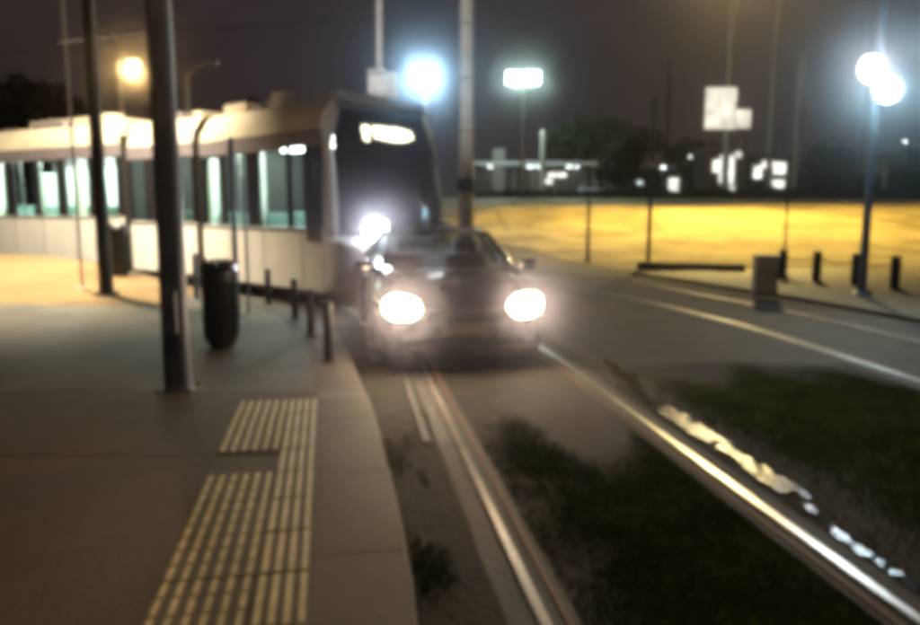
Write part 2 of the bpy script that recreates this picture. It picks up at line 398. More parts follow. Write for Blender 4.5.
# pavement behind the platform
mb = MB()
ys2 = [5.955 + (25.2 - 5.955) * j / 60 for j in range(61)]
vs_ = []; NU = 36
for y in ys2:
    xr = kx(y) - .30 - .12 * S((y - 10) / 4)
    for i in range(NU + 1):
        x = -34 + (xr + 34) * (1 - (1 - i / NU) ** 1.6); vs_.append((x, y, zp(x, y)))
mb.add(vs_, [(j * (NU + 1) + i, j * (NU + 1) + i + 1, (j + 1) * (NU + 1) + i + 1, (j + 1) * (NU + 1) + i) for j in range(60) for i in range(NU)])
tag(mb.build('pavement', 'pave', smooth=60), kind='structure')
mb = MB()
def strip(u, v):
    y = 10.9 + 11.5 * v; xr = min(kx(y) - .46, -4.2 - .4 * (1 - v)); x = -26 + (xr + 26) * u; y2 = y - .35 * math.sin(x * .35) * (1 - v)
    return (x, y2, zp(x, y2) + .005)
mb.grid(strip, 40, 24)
tag(mb.build('sodium_tint_strip', 'sodium_tint', smooth=60), kind='structure')  # strip coloured as if under orange lamp glow, beside the tram
# tactile tiles
hd = R(10.0); U = Vector((-math.sin(hd), math.cos(hd), 0)); V = Vector((-math.cos(hd), -math.sin(hd), 0)); O0 = Vector((-.54, 2.49, .2))
def tile_mesh(wid, kind):
    mb = MB(); mb.box(.004, wid - .004, .004, .396, -.02, .004)
    mb.cur = 1
    if kind == 'bars':
        n_ = 4
        for k in range(n_):
            c_ = wid * (k + .5) / n_; mb.box(c_ - .0125, c_ + .0125, .012, .388, .003, .010)
    else:
        for k in range(6):
            c_ = wid * (k + .5) / 6
            for j in range(3):
                y0 = .4 * (j + .5) / 3; mb.box(c_ - .011, c_ + .011, y0 - .0585, y0 + .0585, .003, .010)
    ob = mb.build('tactile_tile', ['tile', 'rib']); me = ob.data; bpy.data.objects.remove(ob); return me
m_bar, m_dash = tile_mesh(.215, 'bars'), tile_mesh(.375, 'dash')
k = -3
while k * .4 < 3.0:
    for me, v0, skip in ((m_bar, 0.0, ()), (m_dash, .215, (4,))):
        if k in skip: continue
        ob = bpy.data.objects.new('tactile_tile', me); COL.objects.link(ob); ob.parent = platform
        # local x runs left (V), local y runs along the platform (U)
        q = O0 + U * (k * .4 + rnd.uniform(-.002, .002)) + V * (v0 + rnd.uniform(-.002, .002))
        mt = Matrix(((V.x, U.x, 0, q.x), (V.y, U.y, 0, q.y), (0, 0, 1, q.z + rnd.uniform(0, .0015)), (0, 0, 0, 1)))
        # flip handedness: use mirrored basis through rotation by building with -V
        ob.rotation_euler = (0, 0, math.atan2(U.y, U.x) - math.pi / 2)
        ob.location = q + V * (.215 if me is m_bar else .375) + Vector((0, 0, rnd.uniform(0, .0012)))
    k += 1

# grass in and between the tracks
def grass(name, poly_fn, n, label, hmin=.008, hmax=.027, seed=1):
    g = np.random.default_rng(seed); P_ = []
    while len(P_) < n:
        q = poly_fn(g)
        if q is not None: P_.append(q)
    P_ = np.array(P_); N_ = len(P_)
    a = g.uniform(0, 2 * np.pi, N_); h = g.uniform(hmin, hmax, N_); wd = g.uniform(.003, .007, N_); ln = g.uniform(.1, .7, N_) * h; la = g.uniform(0, 2 * np.pi, N_)
    v = np.zeros((N_ * 3, 3), dtype=np.float32)
    v[0::3, 0] = P_[:, 0] - np.cos(a) * wd; v[0::3, 1] = P_[:, 1] - np.sin(a) * wd; v[0::3, 2] = .004
    v[1::3, 0] = P_[:, 0] + np.cos(a) * wd; v[1::3, 1] = P_[:, 1] + np.sin(a) * wd; v[1::3, 2] = .004
    v[2::3, 0] = P_[:, 0] + np.cos(la) * ln; v[2::3, 1] = P_[:, 1] + np.sin(la) * ln; v[2::3, 2] = h
    me = bpy.data.meshes.new(name); me.vertices.add(N_ * 3); me.vertices.foreach_set('co', v.ravel())
    me.loops.add(N_ * 3); me.loops.foreach_set('vertex_index', np.arange(N_ * 3, dtype=np.int32))
    me.polygons.add(N_); me.polygons.foreach_set('loop_start', np.arange(0, N_ * 3, 3, dtype=np.int32))
    me.update(calc_edges=True); me.materials.append(M['blade'])
    ob = bpy.data.objects.new(name, me); COL.objects.link(ob)
    return tag(ob, label, 'grass', kind='stuff')
def t1x(y):
    for i in range(len(T1) - 1):
        if T1[i].y <= y <= T1[i + 1].y:
            t_ = (y - T1[i].y) / max(1e-6, T1[i + 1].y - T1[i].y); return T1[i].x + t_ * (T1[i + 1].x - T1[i].x)
    return T1[0].x
def t2x(y):
    for i in range(len(T2) - 1):
        if T2[i].y <= y <= T2[i + 1].y:
            t_ = (y - T2[i].y) / max(1e-6, T2[i + 1].y - T2[i].y); return T2[i].x + t_ * (T2[i + 1].x - T2[i].x)
    return T2[0].x
def clump(x, y, s=1.7):
    return .5 + .5 * math.sin(x * s + 1.3 * math.sin(y * s * .8)) * math.cos(y * s * .9 + math.sin(x * s * 1.4))
def g_in(g):
    y = g.uniform(1.2, 6.6); x = t1x(y) + g.uniform(-.60, .60)
    c_ = clump(x, y, 2.3) * .5 + clump(y, x, 6.1) * .5
    e = (.0 + 1.0 * S((5.6 - y + .6 * math.sin(5 * x)) / 1.5)) * (.40 + .60 * S((c_ - .2) / .35))
    e *= .15 + .85 * S((x - t1x(y) + .55) / .5)
    return (x, y) if g.random() < e else None
def g_mid(g):
    y = g.uniform(1.2, 9.2); a = t1x(y) + .92; b = t2x(y) - .95; x = g.uniform(a, b)
    c_ = clump(x, y, 1.2) * .45 + clump(y, x, 4.3) * .55
    e = (.0 + 1.0 * S((7.7 - .2 * (x - 2.5) - y + .45 * math.sin(x * 2.3) + .2 * math.sin(x * 7)) / 1.2)) * (.50 + .50 * S((c_ - .15) / .35)) * (.1 + .9 * S((x - a - .3) / .5))
    return (x, y) if g.random() < e else None
def g_edge(g):
    y = g.uniform(1.2, 6.0); x = g.uniform(kx(y) + .05, t1x(y) - 1.05)
    return (x, y) if g.random() < S((6.0 - y) / 3.0) * S((clump(x, y, 3.7) - .3) / .5) else None
# soil beds under the grass
def bed(fa, fb, y0, y1, name):
    mb = MB(); mb.grid(lambda u, v: ((1 - u) * fa(y0 + (y1 - y0) * v) + u * fb(y0 + (y1 - y0) * v) , y0 + (y1 - y0) * v + .12 * math.sin(9 * u + 3), .004), 12, 20)
    return tag(mb.build(name, 'soil'), kind='structure')
bed(lambda y: t1x(y) + 1.06, lambda y: t2x(y) - .95, -2, 7.9, 'soil_bed')
bed(lambda y: kx(y) + .01, lambda y: t1x(y) - 1.0, -2, 8.2, 'soil_bed')
grass('grass_between_rails', g_in, 85000, 'short dark grass growing between the near tram rails', seed=2)
grass('grass_between_tracks', g_mid, 190000, 'dark grass patch between the near and far tram tracks', seed=3)
grass('grass_beside_kerb', g_edge, 900, 'sparse weeds in the dirt between platform kerb and rail', .015, .05, seed=4)

# puddles along the right rail of the near track
def puddle(px0, py0, px1, py1, wid, seed, label):
    a = Vector((*G(px0, py0), 0)); b = Vector((*G(px1, py1), 0)); rr = random.Random(seed)
    ax = (b - a); L = ax.length; ax.normalize(); sx = Vector((ax.y, -ax.x, 0)); n_ = 72; pts = []
    ph = [rr.uniform(0, 6.3) for _ in range(5)]
    for k in range(n_):
        th = 2 * math.pi * k / n_
        r_ = 1 + .20 * math.sin(3 * th + ph[0]) + .20 * math.sin(5 * th + ph[1]) + .16 * math.sin(8 * th + ph[2]) + .12 * math.sin(13 * th + ph[3])
        pts.append((a + b) / 2 + ax * (L / 2 * math.cos(th) * r_) + sx * (wid / 2 * math.sin(th) * r_))
    mb = MB(); mb.add([(q.x, q.y, .0105 + (seed % 20) * .0007) for q in pts], [tuple(range(n_))])
    return tag(mb.build('puddle', 'water'), label, 'puddle', 'puddles along the near rail', 'structure')
PUD = [(606, 360, 622, 374, .10, 'tiny puddle beside the near right rail, closest to the car'), (618, 370, 640, 390, .18, 'second small puddle from the car along the near right rail'), (634, 388, 655, 404, .10, 'third small puddle from the car along the near right rail'),
       (655, 405, 690, 428, .19, 'bright puddle beside the near right rail, first of the larger ones'), (686, 424, 722, 447, .17, 'bright puddle beside the near right rail, second of the larger ones'), (718, 446, 742, 460, .11, 'narrow bright puddle joining two larger ones beside the rail'),
       (740, 458, 770, 480, .14, 'bright puddle beside the near right rail, third of the larger ones'), (764, 474, 800, 500, .17, 'last of the large bright puddles beside the near right rail'), (804, 506, 816, 516, .05, 'tiny dim puddle after the last large bright one'),
       (832, 532, 850, 546, .06, 'small bluish puddle beside the near right rail, lower right'), (852, 548, 874, 562, .06, 'second small bluish puddle beside the rail, lower right'), (876, 562, 925, 600, .05, 'thin puddle at the lower right corner beside rail')]
for i_, (a_, b_, c_, d_, w_, lb) in enumerate(PUD): puddle(a_, b_, c_ - .12 * (c_ - a_), d_ - .12 * (d_ - b_), w_ * .95, 20 + i_, lb)

# low dark kerb and sidewalk on the far side of the second track
side_c = offs(T2, 2.1)
seg = [q for q in side_c if 4 < q.y < 18.6]
mb = MB(); vs_ = []
for q in seg: vs_ += [(q.x, q.y, .06), (q.x + 5.5, q.y + 1.5 * S((q.y - 10) / 6), .06)]
mb.add(vs_, [(2 * i, 2 * i + 1, 2 * i + 3, 2 * i + 2) for i in range(len(seg) - 1)])
sw = tag(mb.build('sidewalk', 'pave'), kind='structure')
mb = MB(); bar(mb, seg, -.16, 0, -.02, .066); mb.build('kerb', 'kerb', sw)
def kerb_bar(p0, p1, h, name, mname):
    a, b = Vector(p0), Vector(p1); d = (b - a).normalized(); n_ = Vector((d.y, -d.x, 0)) * .16; mb = MB()
    vs_ = [a - n_, a + n_, b + n_, b - n_]; vs_ = [(q.x, q.y, -.02) for q in vs_] + [(q.x, q.y, h) for q in vs_]
    mb.add(vs_, [(0, 1, 2, 3), (4, 5, 6, 7), (0, 1, 5, 4), (1, 2, 6, 5), (2, 3, 7, 6), (3, 0, 4, 7)])
    return tag(mb.build(name, mname), kind='structure')
kerb_bar((4.7, 19.8, 0), (7.2, 18.9, 0), .22, 'low_kerb', 'wall_dark')

# ================================================================== TRAM
def arc_side(mb, x): pass
TRAM_W = 1.25
F = Vector((-2.19, 12.1, 0))
h1 = R(46); f1 = Vector((math.sin(h1), -math.cos(h1), 0)); r1 = Vector((f1.y, -f1.x, 0))   # right side faces the camera
front = F - r1 * TRAM_W
tram = thing('tram', 'long pale articulated tram with dark front and lit windows, behind the car', 'tram', (front.x, front.y, gz(front.x, front.y)), math.atan2(f1.y, f1.x) - math.pi / 2)
ZB, ZS, ZW, ZC, ZR = .28, 1.32, 2.62, 2.90, 3.42
def module(name, L, origin, rz, wins, dark=(), front_part=False):
    """body panels of one module; local y runs forward, 0 at the front end, -L at the rear"""
    root = MB()
    for sx in (-1, 1):
        a, b = sorted((sx * (TRAM_W - .06), sx * TRAM_W))
        root.box(a, b, -L, 0, ZB, ZS, .012)
        a2, b2 = sorted((sx * (TRAM_W - .055), sx * (TRAM_W - .002)))
        edges = [-L] + [e for w_ in wins for e in w_] + [0]
        for i in range(0, len(edges), 2):
            if edges[i + 1] - edges[i] > .01:
                root.cur = 1 if sx > 0 else 3; root.box(a2, b2, edges[i] , edges[i + 1], ZS + .001, ZW - .001); root.cur = 0
    root.cur = 2
    for sx in (-1, 1):
        a, b = sorted((sx * (TRAM_W - .08), sx * (TRAM_W + .006)))
        root.box(a, b, -L, 0, ZW, ZC, .02)
    root.cur = 3   # floor, ceiling and bulkheads
    root.box(-TRAM_W + .065, TRAM_W - .065, -L + .01, -.01, .36, .42)
    root.box(-TRAM_W + .085, TRAM_W - .085, -L + .01, -.01, 2.86, 2.885)
    body = root.build(name, ['tram_white', 'tram_black', 'tram_grey', 'tram_int'], tram)
    body.location = origin; body.rotation_euler = (0, 0, rz)
    # roof fairing: sloped shoulders
    mb = MB(); pr = [(-TRAM_W - .0, ZC + .002), (-TRAM_W + .05, ZC + .2), (-1.02, ZR - .06), (-.9, ZR), (.9, ZR), (1.02, ZR - .06), (TRAM_W - .05, ZC + .2), (TRAM_W, ZC + .002)]
    n_ = len(pr); y0, y1 = -L + .03, -.02
    mb.add([(x, y0, z) for x, z in pr] + [(x, y1, z) for x, z in pr], [(i, i + 1, n_ + i + 1, n_ + i) for i in range(n_ - 1)] + [tuple(range(n_)), tuple(range(n_, 2 * n_))])
    mb.build('roof_fairing', 'tram_roof', body, smooth=35)
    for w_ in wins:
        for sx in (-1, 1):
            a, b = sorted((sx * (TRAM_W - .035), sx * (TRAM_W - .02)))
            MB().box(a, b, w_[0] + .004, w_[1] - .004, ZS + .004, ZW - .004).build('window', 'tram_pane' if sx > 0 else 'pale_backing', body)  # far side: opaque pale panels added to catch the ceiling light
    for w_ in dark:
        a, b = TRAM_W + .002, TRAM_W + .014
        MB().box(a, b, w_[0], w_[1], w_[2], w_[3], .004).build('cab_window', 'tram_black', body)
    # skirt line and door seams
    MB().box(TRAM_W + .001, TRAM_W + .012, -L + .02, -.02, ZS - .05, ZS - .015).build('trim_line', 'tram_black', body)
    for k in range(int(L / 1.2)):
        MB().box(TRAM_W - .002, TRAM_W + .006, -.6 - 1.2 * k - .008, -.6 - 1.2 * k + .008, ZB + .03, ZS - .06).build('panel_seam', 'tram_grey', body)
    # ceiling lights, seats and hand poles
    for sx in (-.55, .55):
        MB().box(sx - .11, sx + .11, -L + .25, -.75 if front_part else -.2, 2.825, 2.855).build('ceiling_light', 'e_tram', body)
    y = -.95 if front_part else -.5
    k = 0
    while y > -L + .35:
        for sx in (-.82, .82):
            mb = MB(); mb.box(sx - .21, sx + .21, y - .2, y + .2, .80, .90, .03); mb.box(sx - .21, sx + .21, y - .25, y - .18, .88, 1.55, .03); mb.box(sx - .05, sx + .05, y - .05, y + .05, .42, .8)
            mb.build('seat', 'tram_seat', body)
        MB().tube([(.52, y - .3, .42), (.52, y - .3, 2.86)], .018, 8).build('hand_pole', 'steel', body)
        if k % 2 == 0: MB().box(-1.16, -.62, y - .36, y - .34, .5, 2.45).build('screen', 'tram_int', body)
        if k % 2: MB().box(.98, 1.16, y - .36, y - .30, .5, 2.6).build('screen', 'tram_int', body)
        y -= .85; k += 1
    return body
W1 = [(-3.92, -3.28), (-3.05, -2.3), (-1.9, -1.02), (-.92, -.52)]
mod1 = module('front_module', 4.0, (0, 0, 0), 0, W1, dark=[(-.46, -.03, 1.1, 2.6)], front_part=True)
g1 = Vector((0, -4.0, 0))
def gang(p, rz):
    mb = MB()
    for k in range(7):
        y = -.03 - .06 * k; w_ = 1.14 if k % 2 else 1.19
        mb.box(-w_, w_, y - .03, y + .03, .42, 3.12 if k % 2 else 3.16, .01)
    ob = mb.build('gangway', 'rubber', tram); ob.location = p; ob.rotation_euler = (0, 0, rz); return ob
def step_back(p, rz, L): return Vector(p) - Vector((-math.sin(rz), math.cos(rz), 0)) * L
rz2 = R(8); gang(g1, rz2 / 2)
p2 = step_back(g1, rz2 / 2, .42) + Vector((0, 0, .03))
mod2 = module('middle_module', 2.35, p2, rz2, [(-2.25, -1.75), (-1.45, -.80), (-.70, -.1)])
p3 = step_back(p2, rz2, 2.35); rz3 = R(13.5); gang(p3, (rz2 + rz3) / 2)
p4 = step_back(p3, (rz2 + rz3) / 2, .42) + Vector((0, 0, .10))
mod3 = module('rear_module', 6.4, p4, rz3, [(-6.2, -5.5), (-5.3, -4.5), (-4.1, -3.3), (-3.05, -2.35), (-2.0, -1.15), (-.85, -.15)])
# undercarriage: bogies with wheels
for bd, yy in ((mod1, -1.4), (mod1, -3.1), (mod3, -1.6), (mod3, -4.6)):
    bg = MB().box(-.95, .95, yy - .75, yy + .75, .16, .34, .03).build('bogie', 'rubber', bd)
    for sx in (-.75, .75):
        for sy in (-.45, .45):
            MB().lathe([(.12, -.05), (.28, -.05), (.28, .05), (.12, .05)], 20, (sx, yy + sy, .30), 'x').build('wheel', 'railside', bg, smooth=40)
def tram_local(p_):
    a = -tram.rotation_euler[2]; d_ = p_ - Vector(tram.location)
    return Vector((d_.x * math.cos(a) - d_.y * math.sin(a), d_.x * math.sin(a) + d_.y * math.cos(a), d_.z))
# nose of the tram: bulged surface, white lower mask, black windscreen
def prof(z):
    P_ = [(.26, .62), (.6, .80), (1.15, .86), (1.8, .74), (2.5, .46), (3.0, .20), (3.3, .0), (3.44, -.22)]
    for (z0, y0), (z1, y1) in zip(P_, P_[1:]):
        if z <= z1: return y0 + (y1 - y0) * (z - z0) / (z1 - z0)
    return P_[-1][1]
def nose(u, z, e=0.0):
    s_ = 2 * u - 1; hw = TRAM_W - (.30 * S((z - 2.55) / .9))
    y = (prof(z) + .0) * (1 - abs(s_) ** 3.4) + .02
    x = s_ * hw * (1 - .04 * (1 - abs(s_)))
    return (x, y + e, z)
def nose_piece(u0, u1, z0, z1, name, mt, e=0.0, nu=20, nv=8, parent=None, solid=.03):
    mb = MB(); mb.grid(lambda u, v: nose(u0 + (u1 - u0) * u, z0 + (z1 - z0) * v, e), nu, nv)
    return mb.build(name, mt, parent or mod1, smooth=50, solid=solid)
nose_piece(0, 1, .26, 1.17, 'nose_panel', 'tram_white')
nose_piece(.045, .955, 1.18, 3.25, 'windscreen', 'tram_black', nu=28, nv=14)
for a, b in ((0, .042), (.958, 1)): nose_piece(a, b, 1.18, 3.25, 'corner_pillar', 'tram_white', .004, nu=3, nv=14)
nose_piece(0, 1, 3.255, 3.44, 'brow', 'tram_grey', nu=28, nv=4)
nose_piece(.12, .88, .30, .42, 'bumper', 'tram_black', .03, nv=2)
# wiper
q0 = Vector(nose(.5, 1.22, .04)); q1 = Vector(nose(.30, 2.2, .04))
MB().tube([q0, (q0 + q1) / 2 + Vector((0, .03, 0)), q1], .012, 6).build('wiper', 'rubber', mod1)
# destination display: glowing route box and a ragged line of lit characters
mb = MB()
def led(u0, u1, z0, z1):
    mb.grid(lambda u, v: nose(u0 + (u1 - u0) * u, z0 + (z1 - z0) * v, .012), 3, 2)
# the sign reads left to right as seen from outside: near side (+x) is on the viewer's left
led(.735, .770, 2.74, 2.96); led(.720, .775, 2.86, 2.97); led(.735, .755, 2.72, 2.80)
chars = [(.62, .685, 2.78, 2.97), (.555, .625, 2.76, 2.97), (.49, .56, 2.75, 2.96), (.43, .495, 2.75, 2.97), (.37, .435, 2.77, 2.96), (.315, .375, 2.81, 2.94)]
for cc in chars: led(*cc)
mb.build('destination_display', 'e_led', mod1, solid=.006)
# headlamps: lens oversized, standing in for part of the glare
tram_eye = tram_local(Vector((.1, 0, 1.95)))
for u_, on in ((.80, True), (.20, False)):
    q = Vector(nose(u_, 1.30, .0)); d = Vector((.35 if u_ > .5 else -.35, .94, 0)).normalized()
    mb = MB(); mb.lathe([(.02, .075), (.11, .06), (.17, .0), (.178, -.06)], 24, (0, 0, 0), 'y')
    hl = mb.build('headlight', 'e_tramhead' if on else 'lens_off', mod1, smooth=40); hl.location = q + d * .02; hl.rotation_euler = (0, 0, math.atan2(d.y, d.x) - math.pi / 2)
    if on:
        light('SPOT', 'headlight_beam', mod1, q + d * .10, (.95, .93, 1.0), 40, q + d * 5 + Vector((0, 0, -.9)), .08, 90, .8)
        light('SPOT', 'headlight_beam', mod1, q + d * .10, (.86, .86, 1.0), 2600, tram_eye, .08, 14, 1.0)  # second narrow spot at the viewpoint, added for glare
# roof equipment
for (y0, y1, hw, z1) in ((-1.2, -.5, .55, 3.62), (-3.4, -2.2, .7, 3.58)):
    MB().box(-hw, hw, y0, y1, ZR + .002, z1, .05).build('roof_unit', 'tram_roof', mod1)
MB().box(.55, .75, -.42, -.22, ZR + .002, 3.56, .02).build('beacon', 'tram_white', mod1)
MB().box(-.6, .6, -2.0, -.6, ZR + .002, 3.6, .05).build('roof_unit', 'tram_roof', mod2)
MB().box(-.7, .7, -4.2, -1.2, ZR + .002, 3.62, .05).build('roof_unit', 'tram_roof', mod3)
for (bd, x_, y_, lx, ly, hz_, mt) in ((mod1, .80, -1.7, .30, .35, .30, 'tram_white'), (mod1, .72, -3.1, .5, .8, .22, 'tram_roof'), (mod1, .85, -2.35, .2, .3, .16, 'tram_grey'), (mod2, .75, -1.2, .4, .9, .2, 'tram_grey'), (mod3, .8, -.9, .3, .7, .24, 'tram_roof'), (mod3, .8, -3.0, .35, 1.3, .18, 'tram_grey')):
    MB().box(x_ - lx / 2, x_ + lx / 2, y_ - ly / 2, y_ + ly / 2, ZR - .12, ZR - .06 + hz_, .03).build('roof_box', mt, bd)
# mirror / camera arm on the near corner
mb = MB(); mb.box(TRAM_W + .01, TRAM_W + .14, -.02, .06, 2.35, 2.42, .01); mb.box(TRAM_W + .08, TRAM_W + .17, -.03, .07, 2.1, 2.42, .02); mb.build('mirror', 'tram_black', mod1)

# ================================================================== CAR
def build_car(name, label, loc, rz, lit=True, group=None):
    t_ = thing(name, label, 'car', loc, rz, group)
    # local: y = 0 at the front bumper, growing to the rear, x right, z up
    ST = [(.00, .66, .30, .56, .60), (.05, .76, .24, .64, .67), (.16, .84, .20, .70, .74), (.45, .885, .20, .76, .84), (.85, .90, .20, .82, .91), (1.12, .90, .20, .87, .945),
          (1.7, .905, .20, .90, .95), (2.6, .905, .20, .92, .95), (3.3, .90, .22, .93, .97), (3.75, .87, .26, .92, .98), (4.02, .80, .32, .86, .93), (4.1, .70, .42, .78, .84)]
    rings = []
    for (y, hw, zb, zs, zt) in ST:
        h = [(0, zb), (.72 * hw, zb), (.95 * hw, zb + .06), (hw, zb + .22), (hw * .995, (zb + zs) / 2 + .08), (hw * .965, zs - .05), (hw * .89, zs), (hw * .5, zs + (zt - zs) * .8), (0, zt)]
        rings.append([(x, y, z) for x, z in h] + [(-x, y, z) for x, z in h[-2:0:-1]])
    n_ = len(rings[0]); mb = MB()
    fs_ = [(i * n_ + k, i * n_ + (k + 1) % n_, (i + 1) * n_ + (k + 1) % n_, (i + 1) * n_ + k) for i in range(len(rings) - 1) for k in range(n_)]
    fs_ += [tuple(range(n_)), tuple((len(rings) - 1) * n_ + k for k in range(n_))]
    mb.add([q for r_ in rings for q in r_], fs_)
    body = mb.build('body', 'car', t_, smooth=60, subsurf=2)
    # roof and pillars
    mb = MB(); mb.grid(lambda u, v: ((2 * u - 1) * (.60 - .03 * abs(2 * v - 1)) , 1.78 + 1.32 * v, 1.315 + .075 * math.sin(math.pi * (.18 + .74 * v)) + .035 * (1 - (2 * u - 1) ** 2)), 10, 8)
    roof = mb.build('roof', 'car', t_, smooth=60, solid=.03)
    mb = MB(); mb.tube([(0, 2.75, 1.40), (0, 2.80, 1.45), (0, 2.92, 1.49)], .008, 6); mb.build('antenna', 'car_black', roof)
    for sx in (-1, 1):
        MB().tube([(sx * .80, 1.02, .90), (sx * .70, 1.42, 1.14), (sx * .585, 1.80, 1.345)], [.042, .036, .034], 8).build('pillar', 'car', t_, smooth=60)
        MB().tube([(sx * .855, 2.42, .92), (sx * .62, 2.45, 1.36)], .034, 8).build('pillar', 'car', t_, smooth=60)
        MB().tube([(sx * .80, 3.72, .96), (sx * .70, 3.42, 1.19), (sx * .58, 3.08, 1.355)], [.06, .05, .04], 8).build('pillar', 'car', t_, smooth=60)
        # side windows
        mb = MB()
        mb.add([(sx * .845, 1.16, .925), (sx * .85, 2.38, .93), (sx * .612, 2.41, 1.35), (sx * .60, 1.84, 1.34)], [(0, 1, 2, 3)])
        mb.build('side_window', 'car_glass', t_, solid=.005)
        mb = MB(); mb.add([(sx * .85, 2.47, .93), (sx * .805, 3.6, .975), (sx * .592, 3.06, 1.35), (sx * .612, 2.49, 1.355)], [(0, 1, 2, 3)])
        mb.build('side_window', 'car_glass', t_, solid=.005)
        # door mirror
        mb = MB(); mb.box(sx * .98 - .10, sx * .98 + .10, 1.22, 1.31, .93, 1.06, .035); mb.tube([(sx * .84, 1.28, .93), (sx * .92, 1.27, .97)], .025, 6)
        mb.build('door_mirror', 'car', t_, smooth=50)
        # door seam and handle
        for yy in (1.22, 2.44, 3.3): MB().box(sx * .9 - .008, sx * .9 + .008, yy - .006, yy + .006, .33, .88).build('door_seam', 'car_black', body)
        for yy in (2.2, 3.15): MB().box(sx * .90 - .018, sx * .90 + .018, yy - .09, yy + .09, .80, .825, .006).build('door_handle', 'chrome', body)
    mb = MB(); mb.grid(lambda u, v: ((2 * u - 1) * (.78 - .20 * v), 1.02 + .78 * v - .10 * (1 - (2 * u - 1) ** 2) * (1 - .5 * v), .925 + .43 * v), 12, 8)
    ws = mb.build('windscreen', 'car_glass', t_, smooth=60, solid=.005)
    for sx in (-.62, .05): MB().tube([(sx, .99, .955), (sx + .3, 1.0, .985), (sx + .52, 1.04, 1.0)], .008, 5).build('wiper', 'car_black', ws)
    mb = MB(); mb.grid(lambda u, v: ((2 * u - 1) * (.76 - .2 * v), 3.74 - .66 * v, .985 + .385 * v), 8, 4); mb.build('rear_window', 'car_glass', t_, smooth=60, solid=.005)
    # front: grille, chrome bar, bumper intake, plate, fog lamps
    mb = MB(); mb.box(-.40, .40, -.015, .06, .50, .615, .02); gr = mb.build('grille', 'car_black', t_)
    for k in range(4): MB().box(-.38, .38, -.022, -.010, .512 + .026 * k, .520 + .026 * k).build('slat', 'chrome', gr)
    MB().tube([(-.46, .03, .632), (-.2, -.01, .640), (.2, -.01, .640), (.46, .03, .632)], .011, 6).build('chrome_bar', 'chrome', t_, smooth=60)
    MB().tube([(-.05, -.012, .57), (0, -.02, .60), (.05, -.012, .57), (0, -.02, .545), (-.05, -.012, .57)], .007, 6).build('badge', 'chrome', gr)
    mb = MB(); mb.box(-.62, .62, .005, .12, .255, .345, .025); mb.build('lower_intake', 'car_black', t_)
    MB().tube([(-.72, .07, .238), (-.3, .0, .232), (.3, .0, .232), (.72, .07, .238)], .013, 6).build('bumper_lip', 'chrome', t_, smooth=60)
    mb = MB(); mb.box(-.26, .26, -.035, -.02, .385, .495, .004); pl = mb.build('number_plate', 'plate', t_)
    MB().box(-.27, .27, -.030, -.012, .378, .502, .004).build('plate_frame', 'car_black', pl)
    for sx in (-1, 1):
        mb = MB(); mb.lathe([(.02, -.045), (.06, -.03), (.062, .02)], 14, (sx * .60, .06, .42), 'y'); mb.build('fog_lamp', 'lens_off', t_, smooth=40)
        # headlamp: swept lens, enlarged so its shape carries the glare
        mb = MB(); vs_ = []
        prof_ = [(-.185, -.03), (-.15, -.10), (-.06, -.135), (.05, -.125), (.14, -.075), (.185, .0), (.17, .075), (.10, .125), (.0, .13), (-.10, .10), (-.165, .04)]
        for e, sc in ((0, 1.0), (-.03, .93), (-.05, .6)):
            for (a, b) in prof_: vs_.append((sx * (.64 + a * sc), .055 + e + .55 * max(0, a) ** 1.3, .655 + b * sc))
        n2 = len(prof_)
        mb.add(vs_, [(i * n2 + k, i * n2 + (k + 1) % n2, (i + 1) * n2 + (k + 1) % n2, (i + 1) * n2 + k) for i in range(2) for k in range(n2)] + [tuple(2 * n2 + k for k in range(n2))])
        hl = mb.build('headlight', 'e_head' if lit else 'lens_off', t_, smooth=60)
        if lit:
            light('SPOT', 'headlight_beam', t_, (sx * .62, -.06, .655), (1.0, .80, .64), 12, (sx * .60 , -8, .30), .09, 80, .8)
            light('SPOT', 'headlight_beam', t_, (sx * .62, -.06, .655), (1.0, .72, .58), 1900, (sx * .4 - 1.3, -7.5, 1.95), .09, 15, 1.0)  # extra narrow spot toward the camera, added so the haze blooms
        mb = MB(); mb.box(sx * .72 - .12, sx * .72 + .12, 4.03, 4.09, .70, .86, .02); mb.build('tail_lamp', 'rust', t_)
        for yy in (.80, 3.30):
            ar = MB(); ar.lathe([(.365, -.004), (.365, .004), (.30, .010)], 26, (sx * .903, yy, .32), 'x'); ar.build('wheel_arch', 'car_black', body)
            wh = MB().lathe([(.20, -.10), (.29, -.10), (.315, -.07), (.315, .07), (.29, .10), (.20, .10)], 26, (0, 0, 0), 'x').build('wheel', 'tyre', t_, smooth=40)
            wh.location = (sx * .83, yy, .316)
            mb = MB(); mb.lathe([(.20, .09), (.195, .095), (.05, .105), (.04, .11)], 22, (0, 0, 0), 'x')
            rm = mb.build('rim', 'rim', wh, smooth=40); rm.scale = (sx, 1, 1)
            for k in range(5):
                a = 2 * math.pi * k / 5; mb = MB(); mb.tube([(.108, .04 * math.cos(a), .04 * math.sin(a)), (.10, .185 * math.cos(a), .185 * math.sin(a))], [.028, .018], 6)
                sp = mb.build('spoke', 'rim', wh); sp.scale = (sx, 1, 1)
    # cabin
    mb = MB(); mb.box(-.72, .72, 1.02, 1.40, .72, .945, .04); mb.build('dashboard', 'car_black', t_)
    MB().lathe([(.175, -.012), (.19, 0), (.175, .012)], 20, (.36, 1.52, .93), 'y').build('steering_wheel', 'car_black', t_, smooth=40)
    for sx in (-.36, .36):
        mb = MB(); mb.box(sx - .24, sx + .24, 1.75, 2.2, .45, .60, .05); mb.box(sx - .23, sx + .23, 2.15, 2.30, .55, 1.08, .05); mb.box(sx - .12, sx + .12, 2.2, 2.28, 1.10, 1.26, .03); mb.build('seat', 'car_seat', t_, smooth=40)
